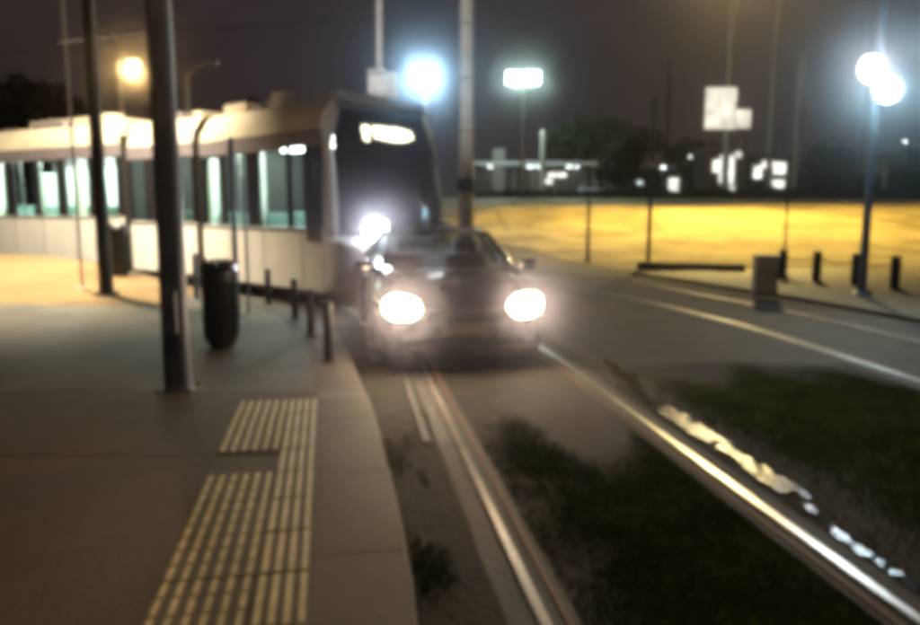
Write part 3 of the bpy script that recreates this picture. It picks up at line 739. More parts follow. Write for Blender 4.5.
    mb = MB(); mb.box(-.62, .62, 2.9, 3.1, .5, 1.08, .05); mb.build('rear_seat', 'car_seat', t_, smooth=40)
    if lit: MB().box(-.12, .12, 2.35, 2.45, 1.35, 1.365, .004).build('cabin_fill', 'e_cabin_fill', t_)  # added glow under the roof to brighten what shows through the windscreen
    MB().box(-.11, .11, 1.66, 1.68, 1.24, 1.30, .008).build('rear_view_mirror', 'car_black', ws)
    return t_
CAR_H = R(10.0)
car = build_car('car', 'dark car with blazing headlights on the tram rails in front of the tram', (.06, 7.55, 0), CAR_H)

# ================================================================== POLES, BINS AND BOLLARDS ON THE LEFT
def platform_pole(name, label, x, y, z, hgt, r0, r1_, matn, lamp_dir=None, lean=0, lamp=None, lamp2=None):
    t_ = thing(name, label, 'pole', (x, y, z), 0)
    MB().tube([(0, 0, 0), (0, 0, .5), (0, 0, hgt)], [r0, r0 * .97, r1_], 20).build('shaft', matn, t_, smooth=50)
    mb = MB(); mb.lathe([(r0 + .09, 0), (r0 + .09, .018), (r0 + .02, .022), (r0 + .012, .06)], 20); b_ = mb.build('base_plate', matn, t_, smooth=40)
    for k in range(4):
        a = math.pi / 4 + k * math.pi / 2; MB().lathe([(.016, .018), (.016, .05), (.008, .052)], 8, ((r0 + .055) * math.cos(a), (r0 + .055) * math.sin(a), 0)).build('bolt', 'rubber', b_)
    MB().box(-.06, .06, -r0 - .012, -r0 + .02, .5, .85, .008).build('access_door', matn, t_)
    for lamp, lamp_dir in ([(lamp, lamp_dir)] if lamp else []) + ([(lamp2[1:], lamp2[0])] if lamp2 else []):
        dx, dy = lamp_dir
        MB().tube([(0, 0, hgt - .05), (dx * .3, dy * .3, hgt + .2), (dx, dy, hgt + .25)], [.05, .04, .035], 10).build('arm', matn, t_, smooth=50)
        hd_ = MB().box(dx - .28, dx + .28, dy - .13, dy + .13, hgt + .18, hgt + .30, .04).build('lamp_head', matn, t_)
        MB().box(dx - .22, dx + .22, dy - .10, dy + .10, hgt + .155, hgt + .178).build('lens', lamp[0], hd_)
        light('SPOT', 'lamp_light', t_, (dx, dy, hgt + .12), lamp[1], lamp[2], (dx + lamp[3], dy + lamp[4], lamp[6] if len(lamp) > 6 else 0), .12, lamp[5], .9)
    return t_
platform_pole('lamp_post', 'tall thick slate-grey post standing at the edge of the platform', -2.30, 5.98, .17, 6.6, .112, .07, 'pole', (.5, -.8), lamp=('e_platform', (1.0, .66, .30), 330, 1.5, -.9, 105), lamp2=((.25, .8), 'e_platform', (1.0, .95, .90), 9000, 1.0, 17, 28, 6.7))  # lamp2: unseen second head added to light the pale masts
x, y = G(107, 297, .2)
platform_pole('lamp_post', 'thinner dark post further back on the left pavement', x, y, zp(x, y), 7.0, .115, .08, 'pole_dark', (-.9, -.7), lamp=('e_platform', (.90, .96, 1.0), 520, .2, -1.2, 38), lamp2=((-1.2, 1.0), 'e_sod', (1.0, .84, .58), 13500, -2.9, 1.8, 136))
x, y = -6.35, 12.55
t_ = thing('wire_pole', 'very thin pale pole at the left, just left of the thinner dark post', 'pole', (x, y, zp(x, y)))
MB().tube([(0, 0, 0), (0, 0, 6.4)], [.026, .020], 8).build('shaft', 'pole_pale', t_, smooth=50); MB().lathe([(.08, 0), (.08, .015), (.03, .03)], 12).build('base_plate', 'pole_pale', t_)
q = AT(172, 150, 23.0)
t_ = thing('mast', 'thin pale mast rising beside the thick slate-grey post, behind the tram', 'mast', (q.x, 23.0, gz(q.x, 23)))
MB().tube([(0, 0, 0), (0, 0, 10.5)], [.10, .075], 10).build('shaft', 'pole_pale', t_, smooth=50); MB().lathe([(.22, 0), (.22, .02), (.12, .06)], 14).build('base_plate', 'pole_pale', t_)

def bin_(label, x, y, z, r, h, bag=True):
    t_ = thing('litter_bin', label, 'bin', (x, y, z), rnd.uniform(0, 1), 'litter bins on the left pavement')
    MB().lathe([(r * .86, .03), (r * .96, .10), (r, h * .82), (r * 1.03, h * .83), (r * 1.03, h * .88), (r * .93, h * .9), (r * .9, h * .86)], 26).build('drum', 'bin', t_, smooth=30)
    MB().lathe([(r * .7, 0), (r * .7, .035)], 20).build('foot', 'pole_dark', t_)
    for k in range(18):
        a = 2 * math.pi * k / 18; ca, sa = math.cos(a), math.sin(a)
        MB().tube([(ca * r * .99, sa * r * .99, .12), (ca * r * 1.02, sa * r * 1.02, h * .80)], .014, 5).build('slat', 'bin', t_)
    mb = MB(); rr = random.Random(int(h * 1000)); n_ = 22; vs_ = []
    for (rad, z_) in ((r * .92, h * .84), (r * 1.06, h * .93), (r * .90, h * 1.02), (r * .45, h * 1.05), (r * .05, h * 1.04)):
        for k in range(n_):
            a = 2 * math.pi * k / n_; q_ = rad * (1 + rr.uniform(-.10, .12)); vs_.append((q_ * math.cos(a), q_ * math.sin(a), z_ + rr.uniform(-.03, .04)))
    mb.add(vs_, [(i * n_ + k, i * n_ + (k + 1) % n_, (i + 1) * n_ + (k + 1) % n_, (i + 1) * n_ + k) for i in range(4) for k in range(n_)] + [tuple(4 * n_ + k for k in range(n_))])
    mb.build('bin_bag', 'bag', t_, smooth=50)
    return t_
x, y = G(222, 346, .18); bin_('black litter bin stuffed with a bag, right of the thick post', x, y, zp(x, y), .175, .88)
x, y = G(120, 280, .30); bin_('black litter bin behind the thinner dark post', x, y, zp(x, y), .21, .92)

def bollard(x, y, z, label, group, h=.62, r=.05, matn='pole_dark'):
    t_ = thing('bollard', label, 'bollard', (x, y, z), 0, group)
    MB().lathe([(r, .0), (r, h - .12), (r * .8, h - .115), (r * .8, h - .095), (r, h - .09), (r, h - .03), (r * .8, h - .006), (r * .3, h)], 16).build('post', matn, t_, smooth=40)
    MB().lathe([(r * 1.6, 0), (r * 1.6, .012), (r * 1.05, .03)], 16).build('foot_ring', matn, t_, smooth=40)
    return t_
gl = 'bollards along the kerb by the car'
for (px, py, lb, hh) in ((329, 360, 'nearest dark bollard on the kerb left of the car', .60), (311, 334, 'second dark bollard from the platform end, left of the car', .55), (295, 318, 'third dark bollard from the platform end, left of the car', .55),
                     (281, 303, 'fourth dark bollard from the platform end, beside the tram', .55), (265, 291, 'farthest dark bollard on the kerb, beside the tram', .6)):
    x, y = G(px, py, .19); x = min(x, kx(y) - .2); bollard(x, y, zp(x, y) + .002, lb, gl, hh, .047)
# slim sign posts near the bin
def signpost(x, y, z, h, r, label, plate):
    t_ = thing('sign_post', label, 'post', (x, y, z))
    MB().tube([(0, 0, 0), (0, 0, h)], r, 10).build('shaft', 'pole', t_, smooth=50)
    MB().lathe([(r * 2.6, 0), (r * 2.6, .014), (r * 1.2, .03)], 12).build('foot_ring', 'pole', t_)
    MB().lathe([(r, h), (r * .6, h + .015)], 10).build('cap', 'pole_dark', t_)
    if plate: MB().box(-plate[0] / 2, plate[0] / 2, -r - .012, -r - .004, h - plate[1] - .05, h - .05, .003).build('plate', 'pole_dark', t_)
    return t_
x, y = G(238, 322, .18); signpost(x, y, zp(x, y), 2.35, .036, 'slim dark post just behind the bagged litter bin', None)
x, y = G(249, 312, .18); signpost(x, y, zp(x, y), 1.9, .02, 'thinner post beside the slim post, in front of the tram', None)
x, y = G(197, 300, .18); signpost(x, y, zp(x, y), .75, .045, 'short stub post between the thick post and the bin', None)
# small reddish hydrant-like fitting
x, y = G(192, 276, .2); t_ = thing('hydrant', 'small rust-red street fitting between the thick post and the bin', 'hydrant', (x, y, zp(x, y)))
MB().lathe([(.13, 0), (.13, .03), (.09, .05), (.085, .34), (.11, .36), (.11, .40), (.07, .46), (.02, .49)], 16).build('barrel', 'rust', t_, smooth=35)
for sx in (-1, 1): MB().lathe([(.045, 0), (.045, sx * .06), (.03, sx * .07)], 12, (sx * .08, 0, .28), 'x').build('outlet', 'rust', t_)

# ================================================================== STREET LAMPS BEHIND THE TRAM
q = AT(118, 60, 30.0)
t_ = thing('street_lamp', 'two-armed street lamp glowing orange above the tram roof on the left', 'street lamp', (q.x, 30, gz(q.x, 30)))
Z0 = gz(q.x, 30); top = q.z - Z0
MB().tube([(0, 0, 0), (0, 0, top * .5), (0, 0, top)], [.14, .11, .085], 12).build('shaft', 'pole_pale', t_, smooth=50)
MB().lathe([(.25, 0), (.25, .02), (.15, .08)], 14).build('base_plate', 'pole_pale', t_)
MB().tube([(-.55, 0, top + 1.05), (-.25, 0, top + .98), (0, 0, top + .45), (.3, 0, top + .15), (.50, 0, top - .02)], [.06, .06, .07, .06, .05], 10).build('arm', 'pole_pale', t_, smooth=50)
hd_ = MB().box(-.85, -.40, -.14, .14, top + .92, top + 1.1, .05).build('lamp_head', 'pole_pale', t_); MB().box(-.8, -.45, -.1, .1, top + .90, top + .918).build('lens', 'lens_off', hd_)
hd_ = MB().lathe([(.10, .16), (.24, .06), (.27, -.02), (.25, -.03)], 18, (.56, 0, top - .05)).build('lamp_head', 'pole_pale', t_, smooth=40)
MB().lathe([(.23, -.035), (.20, -.15), (.10, -.23), (.02, -.25)], 18, (.56, 0, top - .05)).build('lens', 'e_sod', hd_, smooth=40)
light('SPOT', 'lamp_light', t_, (.56, -.05, top - .40), (1.0, .60, .22), 1500, (4.5, -14, 0), .25, 120, .8)
q = AT(186, 108, 32.0); Z0 = gz(q.x, 32)
t_ = thing('street_lamp', 'unlit street lamp with curved arm above the tram roof, right of the thick post', 'street lamp', (q.x, 32, Z0))
top = AT(192, 76, 32).z - Z0
MB().tube([(0, 0, 0), (.05, 0, top * .8), (.12, 0, top), (.45, 0, top + .35), (1.0, 0, top + .5)], [.13, .10, .08, .06, .05], 10).build('shaft', 'pole_pale', t_, smooth=50)
MB().lathe([(.25, 0), (.25, .02), (.15, .08)], 14).build('base_plate', 'pole_pale', t_)
hd_ = MB().box(.85, 1.4, -.13, .13, top + .44, top + .60, .05).build('lamp_head', 'pole_pale', t_); MB().box(.9, 1.3, -.1, .1, top + .42, top + .438).build('lens', 'lens_off', hd_)
# pale catenary mast with box, behind the tram
q = AT(380, 80, 23.0); Z0 = gz(q.x, 23)
t_ = thing('catenary_mast', 'thin pale mast with a boxy pale fitting, above the tram roof', 'mast', (q.x, 23, Z0))
MB().tube([(0, 0, 0), (0, 0, 9.6)], [.12, .09], 12).build('shaft', 'pole_pale', t_, smooth=50); MB().lathe([(.25, 0), (.25, .02), (.15, .08)], 14).build('base_plate', 'pole_pale', t_)
zb, zt = AT(380, 95, 23).z - Z0, AT(380, 70, 23).z - Z0
mb = MB(); mb.box(-.34, .22, -.3, .3, zb - .2, zt, .05); bx_ = mb.build('equipment_box', 'pole_pale', t_); MB().box(.24, .50, -.22, .22, zb - .1, zt - .08, .03).build('equipment_box', 'cabinet', t_)
MB().box(-.36, .25, -.32, -.302, zt - .16, zt - .10).build('strap', 'pole', bx_)
MB().tube([(0, 0, 8.2), (-1.4, -.3, 8.35), (-3.2, -.8, 8.3)], .02, 6).build('bracket_arm', 'pole_pale', t_)
# blue-white street lamp behind the tram
q = AT(425, 77, 38.0); Z0 = gz(q.x, 38)
t_ = thing('street_lamp', 'dazzling blue-white lamp just above the right end of the tram roof', 'street lamp', (q.x, 38, Z0)); top = q.z - Z0
MB().tube([(0, 0, 0), (0, 0, top + .15)], [.14, .08], 12).build('shaft', 'pole_pale', t_, smooth=50); MB().lathe([(.25, 0), (.25, .02), (.15, .08)], 14).build('base_plate', 'pole_pale', t_)
hd_ = MB().box(-.5, .5, -.16, .2, top - .45, top + .48, .08).build('lamp_head', 'pole_pale', t_)
MB().box(-.42, .42, -.185, -.162, top - .38, top + .40, .006).build('lens', 'e_blue', hd_)
light('SPOT', 'lamp_light', t_, (0, -.45, top - .2), (.60, .84, 1.0), 700, (0, -14, top - 5.5), .3, 110, .8)
light('SPOT', 'lamp_light', t_, (0, -.45, top - .2), (.45, .75, 1.0), 9000, (-q.x, -38, 2.5), .3, 12, 1.0)  # narrow spot at the camera, added to widen the halo
# concrete mast right of the tram
q = AT(466, 200, 25.5); Z0 = gz(q.x, 25.5)
t_ = thing('concrete_mast', 'thick pale concrete mast with a dark band, right of the tram front', 'mast', (q.x, 25.5, Z0))
MB().tube([(0, 0, 0), (0, 0, 11.5)], [.26, .20], 18).build('shaft', 'concrete_pole', t_, smooth=50)
zb = AT(466, 192, 25.5).z - Z0; zt = AT(466, 178, 25.5).z - Z0
MB().lathe([(.275, zb), (.285, zb + .02), (.285, zt - .02), (.275, zt)], 18).build('band', 'rubber', t_, smooth=40)
for k in range(3): MB().lathe([(.245, 4.0 + 1.7 * k), (.25, 4.02 + 1.7 * k), (.25, 4.06 + 1.7 * k), (.24, 4.08 + 1.7 * k)], 18).build('collar', 'shelter', t_)
MB().box(-.16, .16, -.42, -.27, zb + .0, zt - .02, .02).build('switch_box', 'rubber', t_)

# twin floodlight
def twin_flood(label, px, py, Y, spread, size, ematn, col, power, poleh=None, tgt=None, matn='pole_pale'):
    q = AT(px, py, Y); Z0 = gz(q.x, Y); top = q.z - Z0
    t_ = thing('street_lamp', label, 'street lamp', (q.x, Y, Z0))
    MB().tube([(0, 0, 0), (0, 0, top + .1)], [.17, .09], 12).build('shaft', matn, t_, smooth=50); MB().lathe([(.3, 0), (.3, .02), (.18, .1)], 14).build('base_plate', matn, t_)
    MB().tube([(-spread, 0, top), (spread, 0, top)], .045, 8).build('crossarm', matn, t_)
    light('POINT', 'lamp_light', t_, (0, .6, top - .9), col, power * 2.2, None, .03)  # bare point behind the heads, added to light the tree
    for sx in (-1, 1):
        hd_ = MB().box(sx * spread - size, sx * spread + size, -.1, .22, top - size * .8, top + size * .8, .06).build('lamp_head', matn, t_)
        MB().box(sx * spread - size * .86, sx * spread + size * .86, -.125, -.102, top - size * .68, top + size * .68, .006).build('lens', ematn, hd_)
        light('SPOT', 'lamp_light', t_, (sx * spread, -.35, top - .1), col, power, tgt or (sx * 2, -14, 0), .25, 120, .8)
    return t_
twin_flood('twin-headed greenish white floodlight on a mast, right of the concrete mast', 523, 78, 58, .68, .55, 'e_green', (.72, 1.0, .93), 700)

# lamp post on the right with two bright heads
x, y = G(861, 298)
t_ = thing('street_lamp', 'lamp post on the right with two blinding heads, one white and one cyan', 'street lamp', (x, y, .058))
def LZ(px, py): q_ = AT(px, py, y); return q_.x - x, q_.z - .058
MB().tube([(0, 0, 0), (0, 0, 2.2), (.02, 0, 6.2)], [.085, .068, .05], 14).build('shaft', 'pole', t_, smooth=50); MB().lathe([(.19, 0), (.19, .02), (.11, .07)], 16).build('base_plate', 'pole', t_, smooth=40)
for (px, py, r_, em, col, pw) in ((866, 71, .20, 'e_whitel', (1, .96, 1), 900), (881, 91, .20, 'e_cyan', (.66, .93, 1.0), 900)):
    lx, lz = LZ(px, py)
    MB().tube([(0, 0, lz + .05), (lx, -.12, lz + .06)], .03, 8).build('bracket', 'pole', t_)
    hd_ = MB().lathe([(r_ * .5, .28), (r_ * .95, .2), (r_ * 1.08, .02), (r_ * 1.05, .0)], 20, (lx, -.2, lz), 'y').build('lamp_head', 'pole', t_, smooth=40)
    MB().lathe([(r_ * 1.0, -.002), (r_ * .9, -.05), (r_ * .4, -.09), (.01, -.10)], 20, (lx, -.2, lz), 'y').build('lens', em, hd_, smooth=40)
    light('SPOT', 'lamp_light', t_, (lx, -.36, lz), col, pw * .12, (lx - 3.0, -7, 0), .18, 110, .8)
    light('SPOT', 'lamp_light', t_, (lx, -.36, lz), (col[0] * .65, col[1] * .90, 1), 2100, (-x, -y, 2.0), .18, 16, 1.0)  # added narrow spot toward the viewpoint, swells the halo

# sodium high masts: floodlights on top, above the frame
def high_mast(label, px, Y, top, aims, nl=4, cone=32):
    q = AT(px, 200, Y); Z0 = gz(q.x, Y)
    t_ = thing('high_mast', label, 'mast', (q.x, Y, Z0), 0, 'high sodium masts behind the sandy lot')
    MB().tube([(0, 0, 0), (0, 0, top * .5), (0, 0, top)], [.30, .22, .14], 16).build('shaft', 'pole_pale', t_, smooth=50); MB().lathe([(.55, 0), (.55, .03), (.32, .14)], 18).build('base_plate', 'pole_pale', t_)
    MB().lathe([(.9, top - .2), (.95, top - .16), (.95, top - .06), (.9, top - .02)], 24).build('lamp_ring', 'pole_pale', t_, smooth=40)
    for k in range(nl):
        a = -math.pi / 2 + (k - (nl - 1) / 2) * .55; cx, cy_ = .95 * math.cos(a), .95 * math.sin(a)
        hd_ = MB().box(cx - .34, cx + .34, cy_ - .15, cy_ + .25, top - .55, top - .15, .05).build('floodlight', 'pole_pale', t_)
        MB().box(cx - .30, cx + .30, cy_ - .175, cy_ - .152, top - .52, top - .18, .006).build('lens', 'e_sodmast', hd_)
    if px < 750: light('SPOT', 'lamp_light', t_, (0, -1.6, top - .4), (1.0, .80, .40), 26000, (2 - q.x, 6 - Y, -Z0), .5, 44, 1.0)
    for (ax, ay, pw) in aims:
        light('SPOT', 'lamp_light', t_, (0, -1.6, top - .4), (1.0, .66, .105), pw, (ax - q.x, ay - Y, gz(ax, ay) - Z0), .5, cone, 1.0)
    return t_
high_mast('tall thin pale mast above the lit white sign boards', 724, 62, 21.5, [(1.5, 38, 52000), (7.5, 37.2, 98000), (13, 36, 170000)])
high_mast('tall thin pale mast to the right of the white sign boards', 767, 66, 23.0, [(18.5, 37, 95000), (25, 37.5, 55000), (32, 38.5, 34000)])
# plain masts
def plain_mast(label, px, py_top, Y, r, matn, base=None, light_box=None):
    q = AT(px, py_top, Y); Z0 = gz(q.x, Y); h = q.z - Z0
    t_ = thing('mast', label, 'mast', (q.x, Y, Z0))
    MB().tube([(0, 0, 0), (0, 0, h)], [r, r * .75], 12).build('shaft', matn, t_, smooth=50); MB().lathe([(r * 2.1, 0), (r * 2.1, .02), (r * 1.15, .07)], 14).build('base_plate', matn, t_)
    if light_box:
        for (pa, pb, pc, pd, mt) in light_box:
            a_, b_ = AT(pa, pb, Y), AT(pc, pd, Y)
            MB().box(a_.x - q.x, b_.x - q.x, -r - .12, -r - .02, b_.z - Z0, a_.z - Z0, .01).build('sign_plate', mt, t_)
    MB().lathe([(r * .78, h), (r * .5, h + .03)], 12).build('cap', matn, t_)
    return t_
plain_mast('slim mast in front of the sandy lot with a small white plate', 654, 96, 20.5, .062, 'pole', light_box=[(649, 161, 663, 167, 'tram_white')])
plain_mast('short thin dark post in front of the sandy lot, right of the car', 589, 200, 22.5, .06, 'pole_dark')
plain_mast('pale mast at the far right background, right of the two tall masts', 802, 55, 62, .22, 'concrete_pole', light_box=[(798, 108, 806, 140, 'shelter')])
plain_mast('slender post rising behind the leftmost bollard on the right', 788, 196, 18.6, .03, 'pole_dark')
plain_mast('very thin mast at the far right, above the two-headed lamp post', 869, 2, 70, .14, 'pole')
plain_mast('faint dark mast in the background, right of the green tree', 670, 60, 75, .16, 'pole_dark')
plain_mast('thin pale mast in the background left of the white sign boards', 655, 100, 66, .17, 'pole_pale')
plain_mast('thin grey mast close right of the pair of tall masts', 787, 92, 70, .15, 'pole')
plain_mast('thin pale pole in the background above the kiosks', 742, 140, 70, .12, 'pole_pale')
plain_mast('thin grey pole over the far shelter', 606, 128, 74, .12, 'pole')
plain_mast('pale post sticking up through the far shelter', 543, 130, 60, .26, 'concrete_pole')

# right bollards and cabinet
gr_ = 'bollards on the right in front of the sandy lot'
for (px, py, lb) in ((782, 278, 'leftmost of the four stout bollards on the right'), (816, 281, 'second from the left of the four stout bollards on the right'), (855, 285, 'third stout bollard on the right, just left of the lamp post'), (894, 289, 'rightmost stout bollard, right of the lamp post')):
    x, y = G(px, py, .06); on = y < 17.0
    bollard(x, y, .06 if on else gz(x, y), lb, gr_, .66 if on else .76, .095)
cb = [Vector((*G(px, py, .06), .06 + .52)) for px, py in ((782, 278), (816, 281), (855, 285), (894, 289))]
pts_ = []
for a_, b_ in zip(cb, cb[1:]): pts_ += [a_.lerp(b_, k / 6) - Vector((0, 0, .10 * math.sin(math.pi * k / 6))) for k in range(6)]
tag(MB().tube(pts_ + [cb[-1]], .012, 6).build('barrier_chain', 'pole_dark'), 'thin dark chain hung between the four stout bollards', 'chain')
x, y = G(764, 296, .06)
t_ = thing('utility_cabinet', 'beige utility cabinet by the kerb left of the right bollards', 'cabinet', (x, y, .06), R(-8))
MB().box(-.20, .20, -.14, .14, .07, .72, .015).build('case', 'cabinet', t_); MB().box(-.22, .22, -.16, .16, 0, .07).build('plinth', 'wall', t_); MB().box(-.22, .22, -.165, .16, .722, .75, .008).build('lid', 'cabinet', t_)
dr = MB().box(-.175, .175, -.152, -.1405, .11, .69, .004).build('door', 'cabinet', t_); MB().box(.11, .14, -.168, -.153, .36, .46, .004).build('handle', 'pole_dark', dr)

# ================================================================== BACKGROUND beyond the lot
def zg(x, y): return gz(x, y)
# low hedge / bank along the top of the lot
def hedge(x0, x1, y, h, label, seed):
    t_ = thing('hedge', label, 'hedge', ((x0 + x1) / 2, y, zg((x0 + x1) / 2, y))); g = np.random.default_rng(seed)
    n_ = int((x1 - x0) * 260); L = (x1 - x0) / 2
    px_ = g.uniform(-L, L, n_); py_ = g.uniform(-.45, .45, n_)
    hh = h * (.8 + .2 * np.sin(px_ * 1.3) * np.cos(px_ * .37)); pz_ = g.uniform(0, 1, n_) * hh; s_ = g.uniform(.06, .13, n_)
    v = np.zeros((n_, 4, 3), dtype=np.float32); a = g.normal(size=(n_, 3)); b = g.normal(size=(n_, 3))
    a /= np.linalg.norm(a, axis=1)[:, None]; b -= a * (a * b).sum(1)[:, None]; b /= np.linalg.norm(b, axis=1)[:, None]
    c_ = np.stack([px_, py_, pz_], 1)
    for k, (i, j) in enumerate(((-1, -.5), (1, -.5), (1, .5), (-1, .5))): v[:, k] = c_ + (a * i + b * j) * s_[:, None]
    me = bpy.data.meshes.new('foliage'); me.from_pydata(v.reshape(-1, 3).tolist(), [], [(4 * i, 4 * i + 1, 4 * i + 2, 4 * i + 3) for i in range(n_)]); me.materials.append(M['hedge'])
    ob = bpy.data.objects.new('foliage', me); COL.objects.link(ob); ob.parent = t_
    MB().box(-L, L, -.25, .25, 0, h * .55, .05).build('stems', 'bark', t_)
hedge(1.0, 19.5, 57.5, .75, 'low brown hedge along the top of the lot, below the shelter', 5)
hedge(20.0, 40, 58.5, .95, 'low brown hedge along the top of the lot on the far right', 6)

def fence(x0, x1, y, label):
    t_ = thing('fence', label, 'fence', (x0, y, zg(x0, y)))
    n_ = int((x1 - x0) / 2.4)
    for k in range(n_ + 1): MB().box(2.4 * k - .05, 2.4 * k + .05, -.05, .05, 0, 1.25, .008).build('post', 'pole', t_)
    for z_ in (.35, .8, 1.2): MB().tube([(0, 0, z_), (2.4 * n_, 0, z_)], .028, 6).build('rail', 'pole', t_)
fence(12.5, 36, 59.6, 'low metal railing behind the hedge at the top of the lot')
def far_lamp(px, py, Y, label, mt, r_=.16):
    q = AT(px, py, Y); Z0 = zg(q.x, Y); h = q.z - Z0
    t_ = thing('street_lamp', label, 'street lamp', (q.x, Y, Z0))
    MB().tube([(0, 0, 0), (0, 0, h)], [.09, .06], 8).build('shaft', 'pole', t_, smooth=50)
    hd_ = MB().box(-.3, .3, -.12, .12, h + .002, h + .16, .04).build('lamp_head', 'pole', t_)
    MB().lathe([(r_, 0), (r_ * .8, -r_ * .7), (r_ * .2, -r_)], 12, (0, -.02, h)).build('lens', mt, hd_, smooth=40)
for (px, py, Y, lb, mt, rr_) in ((663, 166, 68, 'small distant white lamp just right of the slim mast', 'e_far', .2), (691, 156, 90, 'tiny distant lamp left of the sign boards', 'e_far', .2), (640, 182, 70, 'small distant white lamp left of the slim mast', 'e_far', .22),
                               (607, 176, 88, 'tiny distant lamp right of the shelter', 'e_far', .14), (841, 178, 88, 'tiny distant lamp left of the two-headed lamp post', 'e_far', .16), (905, 141, 92, 'tiny distant bluish lamp at the far right', 'e_far', .16), (517, 176, 84, 'tiny distant lamp over the shelter', 'e_far', .14)): far_lamp(px, py, Y, lb, mt, rr_)
# far shelter
def px_x(px, Y): return (px - 460) / FPX * Y * 1.0
Y = 63; x0, x1 = AT(474, 165, Y).x, AT(592, 165, Y).x; zt = AT(500, 162, Y).z; Z0 = zg((x0 + x1) / 2, Y); W_ = x1 - x0
t_ = thing('shelter', 'long low shelter with flat pale roof beyond the lot, right of the concrete mast', 'shelter', (x0, Y, Z0))
rf = MB().box(-.2, W_ + .2, -1.2, 1.6, zt - Z0 - .35, zt - Z0, .04).build('roof', 'shelter', t_); MB().box(-.25, W_ + .25, -1.25, -1.203, zt - Z0 - .30, zt - Z0 - .05).build('fascia', 'tram_white', rf)
for k in range(7): MB().box(W_ * k / 6 - .09, W_ * k / 6 + .09, -1.0, -.82, 0, zt - Z0 - .36, .01).build('post', 'shelter', t_)
MB().box(0, W_, 1.2, 1.35, 0, zt - Z0 - .36).build('back_wall', 'wall', t_)
for k in range(3): MB().box(W_ * (k + .5) / 3 - .5, W_ * (k + .5) / 3 + .5, -.3, -.1, zt - Z0 - .42, zt - Z0 - .37).build('fill_panel', 'e_far', t_)  # unseen glowing panels added to brighten the shelter
a_ = (AT(492, 150, Y).x - x0, AT(504, 150, Y).x - x0); MB().box(a_[0], a_[1], -1.15, -.4, 0, AT(498, 150, Y).z - Z0, .03).build('pier', 'shelter', t_)
for (pa, pb, pc, pd) in ((548, 173, 566, 177), (549, 191, 558, 197), (545, 179, 552, 184)):
    A_, B_ = AT(pa, pb, Y - 1.3), AT(pc, pd, Y - 1.3); MB().box(A_.x - x0, B_.x - x0, -1.42, -1.30, B_.z - Z0, A_.z - Z0, .01).build('lit_panel', 'e_shop', t_)

# illuminated sign boards
Y = 59.0
def board(name, label, pa, pb, pc, pd, Y, post_px=None):
    A_, B_ = AT(pa, pb, Y), AT(pc, pd, Y); cx = (A_.x + B_.x) / 2; Z0 = zg(cx, Y)
    t_ = thing(name, label, 'sign', (cx, Y, Z0)); hw = (B_.x - A_.x) / 2; z0, z1 = B_.z - Z0, A_.z - Z0
    MB().box(-hw, hw, -.16, .16, z0, z1, .03).build('case', 'shelter', t_)
    MB().box(-hw + .06, hw - .06, -.175, -.162, z0 + .06, z1 - .06).build('lit_face', 'e_panel', t_)
    px_ = (AT(post_px, pd, Y).x - cx) if post_px else 0
    MB().tube([(px_, 0, 0), (px_, 0, z0)], .13, 12).build('post', 'rust' if post_px else 'shelter', t_, smooth=50); MB().lathe([(.28, 0), (.28, .02), (.15, .08)], 14, (px_, 0, 0)).build('base_plate', 'shelter', t_)
    return t_
board('sign_board', 'upper square lit white sign board on the rust-red post', 705, 87, 735, 130, 59.0, 711)
board('sign_board', 'wide lit white sign board overlapping the square one', 714, 109, 750, 129, 60.5, 745)
# lit kiosks
def kiosk(label, pa, pb, pc, pd, Y, panes, depth=3.0):
    A_, B_ = AT(pa, pb, Y), AT(pc, pd, Y); Z0 = zg((A_.x + B_.x) / 2, Y); W_ = B_.x - A_.x; h = A_.z - Z0
    t_ = thing('kiosk', label, 'kiosk', (A_.x, Y, Z0))
    MB().box(0, W_, 0, depth, 0, h, .03).build('wall', 'wall_dark', t_); MB().box(-.15, W_ + .15, -.3, depth + .1, h + .002, h + .16, .03).build('roof', 'shelter', t_)
    for (a, b, c_, d) in panes:
        P_, Q_ = AT(a, b, Y), AT(c_, d, Y)
        fr = MB().box(P_.x - A_.x - .06, Q_.x - A_.x + .06, -.03, -.002, Q_.z - Z0 - .06, P_.z - Z0 + .06).build('window', 'shelter', t_)
        MB().box(P_.x - A_.x, Q_.x - A_.x, -.045, -.032, Q_.z - Z0, P_.z - Z0).build('lit_pane', 'e_shop', fr)
kiosk('kiosk with bright stepped windows under the white sign boards', 706, 150, 746, 204, 64, [(713, 160, 719, 172), (720, 155, 733, 184), (722, 186, 734, 194), (735, 152, 741, 158)])
kiosk('kiosk with two bright windows right of the sign board kiosk', 750, 156, 792, 204, 66, [(754, 166, 761, 178), (762, 161, 773, 168), (774, 162, 785, 174), (771, 180, 784, 191)])
# far buildings in the dark
def building(label, pa, pt, pc, Y, depth, matn, rows, cols, lit=()):
    A_, B_ = AT(pa, pt, Y), AT(pc, pt, Y); Z0 = zg((A_.x + B_.x) / 2, Y); W_ = B_.x - A_.x; h = A_.z - Z0
    t_ = thing('building', label, 'building', (A_.x, Y, Z0))
    MB().box(0, W_, 0, depth, 0, h).build('wall', matn, t_)
    rf = MB().box(-.2, W_ + .2, -.2, depth + .2, h + .002, h + .35, .03).build('roof', 'wall_dark', t_)
    for r_ in range(rows):
        for c_ in range(cols):
            wx = W_ * (c_ + .5) / cols; wz = h * (r_ + .5) / rows; ww, wh = W_ / cols * .28, h / rows * .28
            fr = MB().box(wx - ww - .08, wx + ww + .08, -.06, -.002, wz - wh - .08, wz + wh + .08).build('window', 'wall_dark', t_)
            MB().box(wx - ww, wx + ww, -.075, -.062, wz - wh, wz + wh).build('pane', 'e_shop' if (r_, c_) in lit else 'dark_glass', fr)
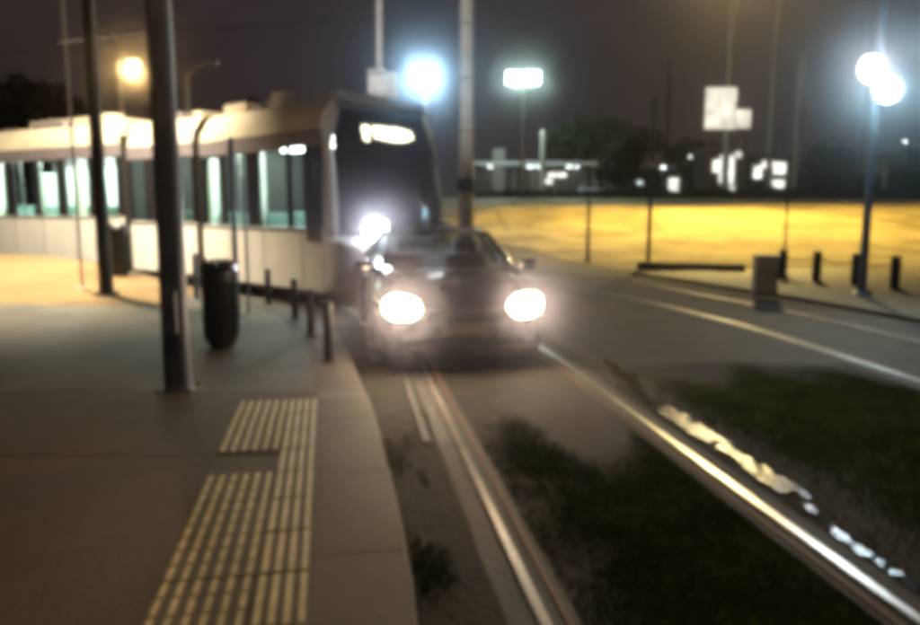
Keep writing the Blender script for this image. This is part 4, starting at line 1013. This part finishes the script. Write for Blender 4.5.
building('dark low building behind the parked cars, right of the shelter', 596, 172, 700, 84, 8, 'wall_dark', 1, 6, {(0, 4)})
building('dark low building at the far right behind the lamp post', 808, 178, 935, 82, 8, 'wall_dark', 1, 6)
building('dim building mostly hidden behind the shelter', 470, 176, 590, 90, 8, 'wall_dark', 2, 6, {(1, 3)})
# olive sign on post, far right
q = AT(886, 160, 60); Z0 = zg(q.x, 60); t_ = thing('sign_board', 'dim olive T-shaped sign on a post at the far right', 'sign', (q.x, 60, Z0)); h = q.z - Z0
MB().tube([(0, 0, 0), (0, 0, h)], .16, 12).build('post', 'concrete_pole', t_, smooth=50); MB().box(-1.4, 1.5, -.32, -.17, h - .45, h + .55, .04).build('face', 'sign_olive', t_)

# parked cars in the distance
MW = {M['car']: M['car_white']}
for i, (px, Y, a, lb) in enumerate(((626, 62, 80, 'small white car parked beyond the lot, left of the slim mast'), (672, 64, 95, 'small dark car parked beyond the lot, right of the slim mast'))):
    q = AT(px, 195, Y); lit_c = build_car('parked_car', lb, (q.x, Y, zg(q.x, Y)), R(a), lit=False) if i == 0 else copy_tree(pc)
    if i == 0:
        pc = lit_c
        for ch in kids(pc):
            if ch.type == 'MESH' and ch.data.materials[0] == M['car']: ch.data.materials[0] = M['car_white']
    else:
        lit_c.location = (q.x, Y, zg(q.x, Y)); lit_c.rotation_euler = (0, 0, R(a)); lit_c['label'] = lb
        for ch in kids(lit_c):
            if ch.type == 'MESH' and ch.data.materials[0] == M['car_white']: ch.data = ch.data.copy(); ch.data.materials[0] = M['car']
    lit_c['group'] = 'cars parked beyond the lot'

# trees
def tree(label, px, py_top, Y, cr, mat_leaf, seed, n=2600, thin=1.0):
    q = AT(px, py_top, Y); Z0 = zg(q.x, Y); h = q.z - Z0; g = np.random.default_rng(seed); rr = random.Random(seed)
    t_ = thing('tree', label, 'tree', (q.x, Y, Z0))
    mb = MB(); th = h * .42; mb.tube([(0, 0, 0), (.06, .03, th * .5), (-.04, .05, th), (0, 0, h * .8)], [h * .03, h * .024, h * .018, h * .006], 9)
    cl = []
    for k in range(11):
        a = rr.uniform(0, 6.28); rad = cr * rr.uniform(.35, .85); z_ = h * rr.uniform(.48, .88)
        e = Vector((math.cos(a) * rad, math.sin(a) * rad, z_)); s0 = Vector((0, 0, th * rr.uniform(.75, 1.2)))
        mb.tube([s0, s0.lerp(e, .55) + Vector((0, 0, -.1 * h * .3)), e], [h * .011, h * .007, h * .003], 6); cl.append((e, cr * rr.uniform(.32, .55)))
    cl.append((Vector((0, 0, h * .9)), cr * .45)); mb.build('trunk', 'bark', t_, smooth=60)
    vs_, fs_ = [], []
    pr_ = [r_ for _, r_ in cl]; tot = sum(x_ ** 2 for x_ in pr_)
    for (c_, r_) in cl:
        k_ = int(n * r_ ** 2 / tot); d = g.normal(size=(k_, 3)); d /= np.linalg.norm(d, axis=1)[:, None]; rad = r_ * g.uniform(.25, 1.0, k_) ** .5
        pos = np.array(c_) + d * rad[:, None] * np.array([1, 1, .75]); a = g.normal(size=(k_, 3)); b = g.normal(size=(k_, 3)); s_ = g.uniform(.06, .15, k_) * thin
        a /= np.linalg.norm(a, axis=1)[:, None]; b -= a * (a * b).sum(1)[:, None]; b /= np.linalg.norm(b, axis=1)[:, None]
        for i in range(k_):
            o_ = len(vs_); A_, B_ = a[i] * s_[i] * 1.5, b[i] * s_[i] * .8
            vs_ += [tuple(pos[i] - A_), tuple(pos[i] + B_), tuple(pos[i] + A_), tuple(pos[i] - B_)]; fs_.append((o_, o_ + 1, o_ + 2, o_ + 3))
    me = bpy.data.meshes.new('crown'); me.from_pydata(vs_, [], fs_); me.materials.append(M[mat_leaf]); ob = bpy.data.objects.new('crown', me); COL.objects.link(ob); ob.parent = t_
tree('dim green tree behind the shelter, lit by the greenish floodlight', 585, 118, 70, 3.6, 'leaf', 11, 2200, 1.4)
tree('dark tree in the background left of the white sign boards', 690, 140, 72, 2.6, 'leaf_dark', 12, 1300, 1.35)
tree('dark tree in the background behind the slim mast', 638, 128, 76, 3.2, 'leaf_dark', 13, 1400, 1.35)
tree('dark tree in the background between kiosks and lamp post', 832, 140, 74, 2.8, 'leaf_dark', 14, 1300, 1.35)
tree('dark tree at the far right edge of the picture', 915, 150, 72, 2.8, 'leaf_dark', 15, 1300, 1.35)
tree('large dark tree behind the tram roof at the far left', 20, 84, 46, 4.2, 'leaf_dark', 16, 5200, 1.5)
tree('dark tree behind the tram roof between the two left posts', 64, 104, 50, 3.0, 'leaf_dark', 17, 3600, 1.5)
tree('dark tree behind the tram just right of the curved unlit lamp', 250, 100, 54, 3.2, 'leaf_dark', 18, 3600, 1.5)

# overhead wires
def wire(label, pts):
    t_ = MB().tube([Vector(q_) for q_ in pts], .012, 5).build('overhead_wire', 'rubber'); tag(t_, label, 'wire', 'overhead tram wires')
q = AT(380, 20, 23)
wire('faint overhead wire running left from the pale mast above the tram', [AT(380, 17, 23), AT(330, 21, 20), AT(250, 26, 18), AT(60, 42, 16)])
C5 = [Vector((p_.x, p_.y, 5.6)) for p_ in T1[::6] if p_.y > -2]
wire('overhead contact wire following the near tram track', C5)

# ================================================================== HAZE: added volume, stands in for lens glow
mb = MB(); mb.box(-134, 134, -16, 184, -1.0, 31.0)
hz = mb.build('haze', M['asphalt']); hz.data.materials.clear()
m = bpy.data.materials.new('glow_haze'); m.use_nodes = True; t = m.node_tree; t.nodes.clear()
o = t.nodes.new('ShaderNodeOutputMaterial'); pv = t.nodes.new('ShaderNodeVolumePrincipled')
pv.inputs['Color'].default_value = (.86, .88, .92, 1); pv.inputs['Density'].default_value = .0019; pv.inputs['Anisotropy'].default_value = .985
t.links.new(pv.outputs[0], o.inputs['Volume']); hz.data.materials.append(m)
tag(hz, 'thin haze added to spread a glow round the lamps', 'haze', kind='stuff')
